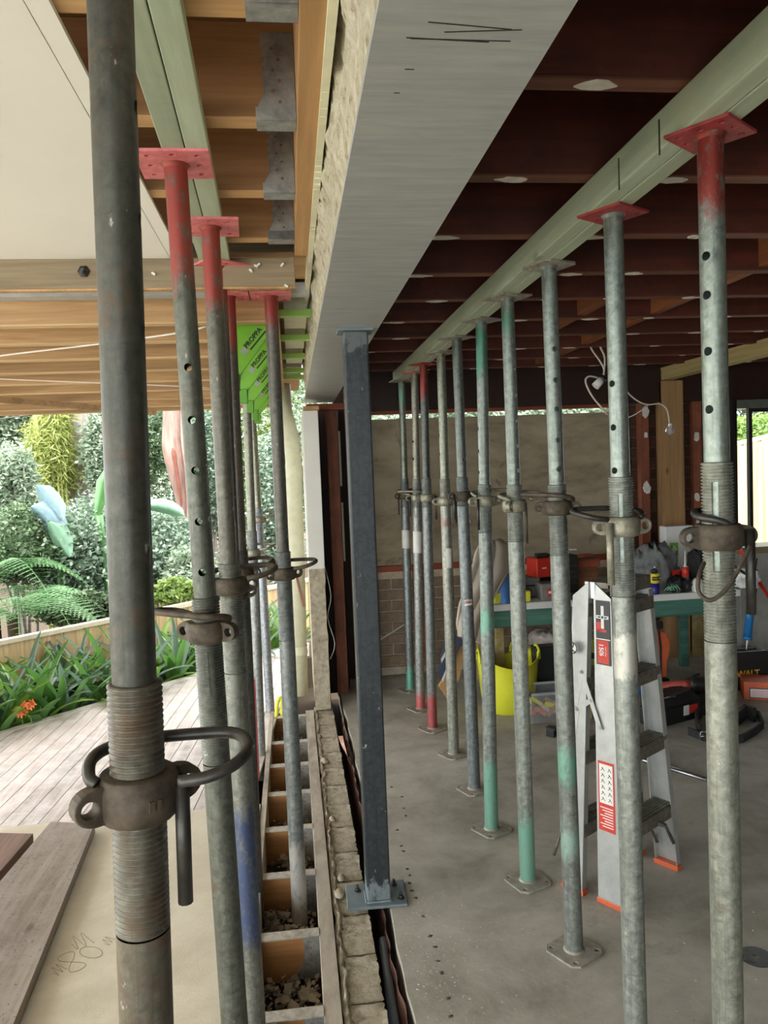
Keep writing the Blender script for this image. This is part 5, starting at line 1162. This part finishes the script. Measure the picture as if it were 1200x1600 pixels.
def leaves(center, rad, n, L, W, seed, clump=.35, droop=.3, shell=.5):
    r = np.random.default_rng(seed)
    ncl = max(6, n//70); cc = r.normal(size=(ncl, 3)); cc /= np.linalg.norm(cc, axis=1)[:, None]; cc *= (shell+(1-shell)*r.random(ncl)**.5)[:, None]
    idx = r.integers(0, ncl, n); p = cc[idx]*.85+r.normal(size=(n, 3))*clump*.36; p = p*np.array(rad)+np.array(center)
    d = r.normal(size=(n, 3)); d[:, 2] = d[:, 2]*.5-droop; d /= np.linalg.norm(d, axis=1)[:, None]
    s = np.cross(d, r.normal(size=(n, 3))); s /= np.linalg.norm(s, axis=1)[:, None]
    l = L*(.6+.8*r.random(n))[:, None]; w_ = W*(.6+.8*r.random(n))[:, None]
    v = np.stack([p, p+d*l*.45+s*w_, p+d*l, p+d*l*.45-s*w_], 1).reshape(-1, 3)
    return v
def shrub(name, label, cat, px, py, Y, rpx, rpy, n, L, W, mat, seed, group=None, zb=-.45, stem=M_trunk, nst=4, ry=None, clump=.35, shell=.5):
    """px,py = centre of the crown, rpx,rpy = half sizes in the photo"""
    C_ = at(px, py, Y=Y); rx, rz = rpx*Y/1200, rpy*Y/1200; t = thing(name, label, cat, (C_.x, Y, zb), 0, group)
    v = leaves((0, 0, C_.z-zb), (rx, ry or min(rx, 1.2), rz), int(n*1.7), L*.72, W*.78, seed, clump, shell=shell); f = np.arange(len(v)).reshape(-1, 4)
    link('foliage', npmesh('foliage', v, f, mat), t)
    mb = MB(); r = random.Random(seed)
    for k in range(nst):
        a = r.uniform(-1, 1); mb.tube([(a*.15*rx, 0, 0), (a*.3*rx, r.uniform(-.1, .1), (C_.z-zb)*.5), (a*.7*rx, r.uniform(-.2, .2), C_.z-zb+rz*.4)], [.03, .025, .02, .018, .015, .012, .01, .008, .006], 5)
    mb.build('stems', stem, t); return t
shrub('shrub', 'dense dark green shrub low at the left behind the tree fern', 'shrub', 40, 850, 8.6, 85, 62, 5200, .09, .018, ML_dark, 1)
shrub('shrub', 'pale slender-leaved tall shrub at the far left of the garden', 'shrub', 22, 760, 9.4, 36, 70, 3600, .10, .016, ML_pale, 2)
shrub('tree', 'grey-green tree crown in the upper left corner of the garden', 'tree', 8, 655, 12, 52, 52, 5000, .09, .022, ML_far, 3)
shrub('shrub', 'large blue-green leafy shrub left of the nearest prop', 'shrub', 130, 875, 9.0, 66, 96, 8200, .085, .02, ML_blue, 4, ry=.8)
shrub('shrub', 'airy blue-green shrub in front of the grey trunk', 'shrub', 158, 710, 10.5, 30, 70, 3600, .09, .02, ML_pale, 5)
shrub('shrub', 'broad blue-green shrub between the two nearest props', 'shrub', 252, 860, 9.6, 56, 70, 6000, .085, .022, ML_blue, 6, ry=.8)
shrub('tree', 'mid green tree crown left of the pink gum trunk', 'tree', 232, 690, 12.5, 34, 75, 3600, .10, .022, ML_dark, 7)
shrub('shrub', 'bright pale shrub under the pink gum trunk', 'shrub', 300, 900, 8.9, 46, 48, 3600, .08, .02, ML_pale, 8, ry=.5)
shrub('tree', 'blue-green crown right of the pink gum trunk', 'tree', 330, 740, 11.5, 42, 120, 5200, .09, .022, ML_blue, 9)
shrub('shrub', 'leafy shrub seen between the green brackets and downpipe', 'shrub', 425, 790, 10.0, 34, 120, 5200, .08, .02, ML_blue, 10)
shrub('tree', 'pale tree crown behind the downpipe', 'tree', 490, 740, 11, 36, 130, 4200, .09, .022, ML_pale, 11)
shrub('shrub', 'low bright green shrub over the fence behind the second prop', 'shrub', 262, 925, 7.9, 50, 22, 1800, .07, .02, ML_lime, 12, ry=.3)
shrub('shrub', 'low dark shrub just behind the fence left of nearest prop', 'shrub', 120, 950, 7.9, 70, 32, 3000, .07, .018, ML_dark, 13, ry=.3)
for k, (px, Y, w_) in enumerate(((-70, 17, 120), (60, 18, 110), (170, 19, 110), (285, 18, 110), (400, 19, 110), (520, 18, 110))):
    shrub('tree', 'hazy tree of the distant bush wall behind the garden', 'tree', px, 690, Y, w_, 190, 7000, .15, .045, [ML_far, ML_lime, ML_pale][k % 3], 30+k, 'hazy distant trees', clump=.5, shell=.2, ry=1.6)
# bamboo
bb = thing('bamboo', 'yellow-green bamboo clump with thin upright canes', 'bamboo', (at(82, 700, Y=10.6).x, 10.6, -.4))
def bl_(px, py): q = at(px, py, Y=10.6); return q-bb.location
v = leaves(bl_(82, 700), (.34, .4, .85), 6500, .13, .009, 50, .5, .6, .1); link('foliage', npmesh('foliage', v, np.arange(len(v)).reshape(-1, 4), ML_bam), bb)
M_cane = flat('bamboo_cane', c(176, 180, 96), .5)
for k in range(16):
    x = bl_(56+3.4*k, 700).x; MB().tube([(x*.7, random.uniform(-.2, .2), 0), (x, random.uniform(-.2, .2), 2.0), (x*1.1, random.uniform(-.3, .3), 3.4)], .014, 5).build('cane', M_cane, bb)
# trunks
def trunk(name, label, pts, Y, widths, mat, cat='tree'):
    P_ = [at(x, y, Y=Y) for x, y in pts]; t = thing(name, label, cat, (P_[-1].x, Y, -.45)); 
    mb = MB(); Q = [p-t.location for p in P_]; ww = []
    for i in range(len(Q)-1):
        for k in range(4): ww.append(lerp(widths[i], widths[i+1], k/4)*Y/2400)
    ww.append(widths[-1]*Y/2400); mb.tube(Q, ww, 12); mb.v = [(x+.02*noise.noise(Vector((x*9, y*9, z*1.5))), y, z) for x, y, z in mb.v]; mb.build('trunk', mat, t); return t
trunk('tree', 'straight grey tree trunk behind the bamboo', [(123, 540), (123, 640), (125, 720), (130, 860)], 10.9, [36, 36, 37, 42], M_trunk)
trunk('tree', 'pale lilac-grey trunk behind the nearest prop', [(165, 540), (163, 640), (166, 760), (166, 900)], 14, [36, 36, 37, 40], M_trunk)
gt = trunk('gum_tree', 'smooth pink gum tree trunk with a long split in its bark', [(272, 520), (272, 620), (272, 690), (282, 740), (288, 790), (292, 900)], 11, [30, 30, 36, 36, 26, 24], M_gum)
P_ = [at(x, y, Y=10.75)-gt.location for x, y in ((270, 700), (275, 730), (281, 770), (284, 800))]; MB().tube(P_, [.012, .03, .035, .03, .03, .03, .03, .03, .025, .02, .015, .01, .004], 6).build('bark_split', flat('bark_dark', c(112, 66, 54), .9), gt)
MB().tube([at(x, y, Y=10.85)-gt.location for x, y in ((289, 600), (288, 680), (294, 740), (297, 820))], [.05]*10+[.04]*3, 6).build('peeling_bark', flat('bark_orange', c(172, 128, 112), .9), gt)
MB().build
pw = MB().tube([at(-60, 668, Y=10), at(0, 655, Y=10), at(120, 640, Y=10), at(300, 622, Y=10)], .008, 5); tag(pw.build('power_line', M_dsteel), 'thin overhead wire crossing the garden trees', 'cable')
# banana leaves
def bigleaf(pts, Y, widths, nm, mat, t, fold=.25, dy=0):
    P_ = [at(x, y, Y=Y+dy*i)-t.location for i, (x, y) in enumerate(pts)]; n = 5; vs = []; fs = []
    for i, p in enumerate(P_):
        a = P_[max(0, i-1)]; b = P_[min(len(P_)-1, i+1)]; d_ = (b-a).normalized(); s_ = d_.cross(Vector((0, 1, 0))).normalized(); w_ = widths[i]*Y/2400
        for k in range(n): u = (k-2)/2; vs.append(p+s_*w_*u+Vector((0, abs(u)*w_*fold*4*(1 if k != 2 else 0), 0)))
    for i in range(len(P_)-1):
        for k in range(n-1): fs.append((i*n+k, i*n+k+1, (i+1)*n+k+1, (i+1)*n+k))
    MB().add(vs, fs, True).build(nm, mat, t)
M_ban = flat('banana_leaf_blue', c(104, 130, 138), .35, var=.1, scale=20); M_ban2 = flat('banana_leaf', c(70, 116, 62), .4, var=.15); M_ban3 = flat('banana_leaf_light', c(100, 136, 112), .4, var=.1)
bn = thing('banana_plant', 'banana plant with torn blue-green leaves among the shrubs', 'plant', (at(85, 860, Y=8.4).x, 8.4, -.45))
bigleaf([(98, 812), (88, 798), (74, 780), (64, 766), (56, 758)], 8.3, [6, 26, 30, 24, 2], 'leaf', M_ban, bn); bigleaf([(92, 850), (84, 825), (72, 805), (58, 795), (48, 792)], 8.25, [8, 34, 40, 30, 4], 'leaf', M_ban, bn); bigleaf([(110, 870), (96, 850), (86, 830), (75, 815)], 8.2, [6, 30, 30, 4], 'leaf', M_ban3, bn)
MB().tube([(0, 0, 0), (.02, 0, .5), at(92, 840, Y=8.35)-bn.location], .03, 6).build('stem', M_ban2, bn)
bn = thing('banana_plant', 'banana plant with a broad upright green leaf behind the nearest prop', 'plant', (at(165, 860, Y=8.6).x, 8.6, -.45))
bigleaf([(150, 812), (154, 785), (160, 755), (168, 730)], 8.6, [6, 16, 24, 6], 'leaf', M_ban2, bn); bigleaf([(232, 790), (248, 790), (265, 794), (280, 800), (288, 806)], 8.5, [14, 22, 22, 14, 2], 'leaf', M_ban3, bn)
MB().tube([(0, 0, 0), (.02, 0, .6), at(155, 805, Y=8.6)-bn.location], .04, 6).build('stem', M_ban2, bn)
# tree fern fronds
M_fern = leafmat('fern_green', c(92, 136, 88), c(128, 170, 120), c(166, 198, 152))
def frond(L, seed, droop=.5):
    r = random.Random(seed); mb = MB(); n = 26; P_ = [Vector((L*t, .0, L*(.28*math.sin(t*PI*.9)-droop*t*t))) for t in [i/n for i in range(n+1)]]
    mb.tube(P_, .005, 4, False)
    for i in range(3, n+1):
        t = i/n; ln = L*.34*math.sin(min(1, t*1.12)*PI)**.7*(1-.25*t)+.01
        for s_ in (-1, 1):
            b = P_[i]; d_ = Vector((.35, s_, -.18)).normalized(); m = 7
            for q in range(m):
                u0 = q/m; p0 = b+d_*ln*u0; w_ = .046*(1-u0)*(.5+L/2)+.004
                for s2 in (-1, 1):
                    e = p0+Vector((d_.y*s2*-w_+d_.x*w_*.5, d_.x*s2*w_+d_.y*w_*.5, -.004)); f_ = p0+d_*ln/m*.8
                    mb.add([p0, f_, e], [(0, 1, 2)])
    return mb
fm = [frond(1.05, k, d_).mesh('frond', M_fern) for k, d_ in ((0, .35), (1, .5), (2, .65))]
for (px, py, Y, nf, lb_, sc_) in ((20, 962, 7.6, 11, 'tree fern with spreading bright fronds just over the fence at lower left', .95), (-12, 905, 8.2, 10, 'second tree fern higher at the left edge behind the first', .95)):
    p = at(px, py, Y=Y); t = thing('tree_fern', lb_, 'fern', (p.x, Y, -.45)); h = p.z+.45
    MB().lathe([(.06, 0), (.05, h*.6), (.06, h)], 10).build('trunk', flat('fern_trunk', c(70, 54, 40), 1), t)
    for k in range(nf): link('frond', fm[k % 3], t, loc=(0, 0, h-.02), rot=(random.uniform(-.15, .15), random.uniform(-.25, .1), k*2*PI/nf+random.uniform(-.15, .15)), scale=(sc_,)*3)
# fence of vertical palings along the diagonal
nd = Vector((-.714, .70, 0)).normalized(); dd = Vector((.70, .714, 0)).normalized()
fo = Vector((-1.4, 5.744, 0))+nd*.9
fence = thing('paling_fence', 'low fence of pale vertical timber palings behind the flower bed', 'fence', fo)
fence.matrix_world = frame(fo, dd, nd, Vector((0, 0, 1)))
M_pal = wood('paling_wood', c(186, 154, 108), c(216, 188, 146), 2)
pmm = [Box((0, -.009, -.5), (.108, .009, .385)).mesh('paling', M_pal), Box((0, -.005, -.5), (.106, .012, .385)).mesh('paling', M_pal)]
for k in range(62): link('paling', pmm[k % 2], fence, loc=(-3.4+k*.112, 0, 0))
Box((-3.4, -.03, .386), (3.55, .04, .42)).build('capping_rail', flat('rail_pale', c(208, 196, 170), .8), fence)
# strap-leaved plants in the bed
M_st = [leafmat('strap_a', c(64, 104, 50), c(84, 126, 60), c(104, 146, 72), .3), leafmat('strap_b', c(112, 150, 66), c(128, 166, 70), c(146, 180, 80), .35), leafmat('strap_c', c(86, 112, 92), c(104, 128, 110), c(120, 142, 124), .3)]
def strapleaf(L, wd, bend, mat):
    vs = []; n = 8
    for i in range(n+1):
        t = i/n; a = bend*t*t; wd_ = wd*.92; x = L*(t*.35+.5*bend*t*t*.6); z = L*(t-.42*bend*t*t); w_ = wd_*math.sin(min(1, .18+t*.82)*PI)**.6 if t < 1 else .001
        for u in (-1, 0, 1): vs.append((x+(.008 if u == 0 else 0), u*w_, z-(.006 if u == 0 else 0)))
    fs = [(i*3+k, i*3+k+1, i*3+k+4, i*3+k+3) for i in range(n) for k in (0, 1)]
    return MB().add(vs, fs, True).mesh('leaf', mat)
sm_ = [strapleaf(L_, w_, b_, M_st[m_]) for L_, w_, b_, m_ in ((.56, .030, .5, 0), (.62, .032, .8, 0), (.55, .028, 1.1, 2), (.48, .034, .9, 0), (.6, .026, .45, 2), (.56, .040, .8, 1), (.46, .036, 1.2, 1), (.62, .026, .6, 0))]
places = []
for i in range(19):
    for j in range(2):
        s_ = -2.1+i*.235+(.1 if j else 0); places.append((s_+random.uniform(-.05, .05), .2+.33*j+random.uniform(-.05, .05)))
bed = Vector((-1.4, 5.744, 0))
for k, (s_, o_) in enumerate(places):
    p = bed+dd*s_+nd*o_
    if p.x > .05: continue
    side = 'in the bed left of the nearest prop' if s_ < .35 else 'in the bed between the nearest props'
    t = thing('strap_leaf_plant', 'glossy strap-leaved plant growing between deck edge and fence', 'plant', (p.x, p.y, -.16), 0, 'strap-leaved plants in the bed')
    bright = .5 if k % 4 == 2 else .12
    for q in range(17):
        m_ = sm_[5+q % 2] if random.random() < bright else sm_[random.choice((0, 1, 2, 3, 4, 7))]
        link('leaf', m_, t, loc=(random.uniform(-.03, .03), random.uniform(-.03, .03), 0), rot=(random.uniform(-.15, .15), random.uniform(-.2, .35), random.uniform(0, 2*PI)), scale=(random.uniform(.95, 1.3),)*3)
smesh('bed_soil', MB().box((-3.6, .04, -.46), (3.6, 3.4, -.17), frame(bed, dd, nd, Vector((0, 0, 1)))), M_soil, label='dark soil of the garden bed')
# orange flowers
M_fl = flat('flower_orange', c(232, 120, 66), .6, var=.12, bump=0)
for (px, py, n_, lb_) in ((33, 1112, 5, 'lower left orange lily flower head in the bed'), (46, 1100, 6, 'upper right orange lily flower head in the bed')):
    p = at(px, py, Y=5.30); t = thing('lily_flower', lb_, 'flower', (p.x, p.y, -.16)); z_ = p.z+.16
    MB().tube([(0, .05, 0), (0, .02, z_*.6), (0, 0, z_)], .006, 6).build('stalk', M_st[1], t)
    for k in range(n_):
        a = k*2*PI/n_; ce = Vector((.028*math.cos(a), .02*math.sin(a)-.01, z_+.012*math.sin(a*2)))
        mb = MB()
        for q in range(5):
            b_ = q*2*PI/5+a; d_ = Vector((math.cos(b_), -.5, math.sin(b_))).normalized(); s_ = d_.cross(Vector((0, -1, 0))).normalized()
            mb.add([ce, ce+d_*.016+s_*.007, ce+d_*.034, ce+d_*.016-s_*.007], [(0, 1, 2, 3)])
        mb.build('petals', M_fl, t)
# garden beyond the back window
f2 = thing('paling_fence', 'taller pale paling fence seen through the right-hand window', 'fence', (4.6, 9.0, -.3))
pm2 = Box((0, -.009, 0), (.13, .009, 1)).mesh('paling', M_pal)
for k in range(16):
    x = -.6+k*.135; link('paling', pm2, f2, loc=(x, x*.2, 0), scale=(1, 1, 1.86+.16*x))
mb = MB(); mb.add([(-.6, -.14, 1.76), (1.7, .32, 2.13), (1.7, .38, 2.13), (-.6, -.08, 1.76), (-.6, -.14, 1.81), (1.7, .32, 2.18), (1.7, .38, 2.18), (-.6, -.08, 1.81)], [(3, 2, 1, 0), (4, 5, 6, 7), (0, 1, 5, 4), (1, 2, 6, 5), (2, 3, 7, 6), (3, 0, 4, 7)]); mb.build('capping_rail', bpy.data.materials['rail_pale'], f2)
t = thing('strap_leaf_plant', 'bright clump of strap leaves outside the right-hand window', 'plant', (4.75, 8.0, .1))
MB().box((-1, -.3, -.5), (1.2, .8, -.0)).build('soil', M_soil, t)
for q in range(70): link('leaf', sm_[5+q % 2], t, loc=(random.uniform(-.7, .8), random.uniform(-.2, .4), -.02), rot=(random.uniform(-.2, .2), random.uniform(-.2, .3), random.uniform(0, 6.3)), scale=(1.25,)*3)
shrub('shrub', 'light green shrub over the fence outside the right-hand window', 'shrub', 1190, 680, 11, 60, 40, 5200, .10, .02, ML_lime, 61, ry=.8)
shrub('tree', 'hazy blue-green tree high outside the right-hand window', 'tree', 1190, 610, 14, 90, 60, 6000, .14, .03, ML_blue, 62, ry=1)
shrub('hedge', 'long row of foliage outside behind the narrow wall slot', 'hedge', 800, 655, 12, 280, 60, 9000, .14, .03, ML_pale, 63, ry=.8)
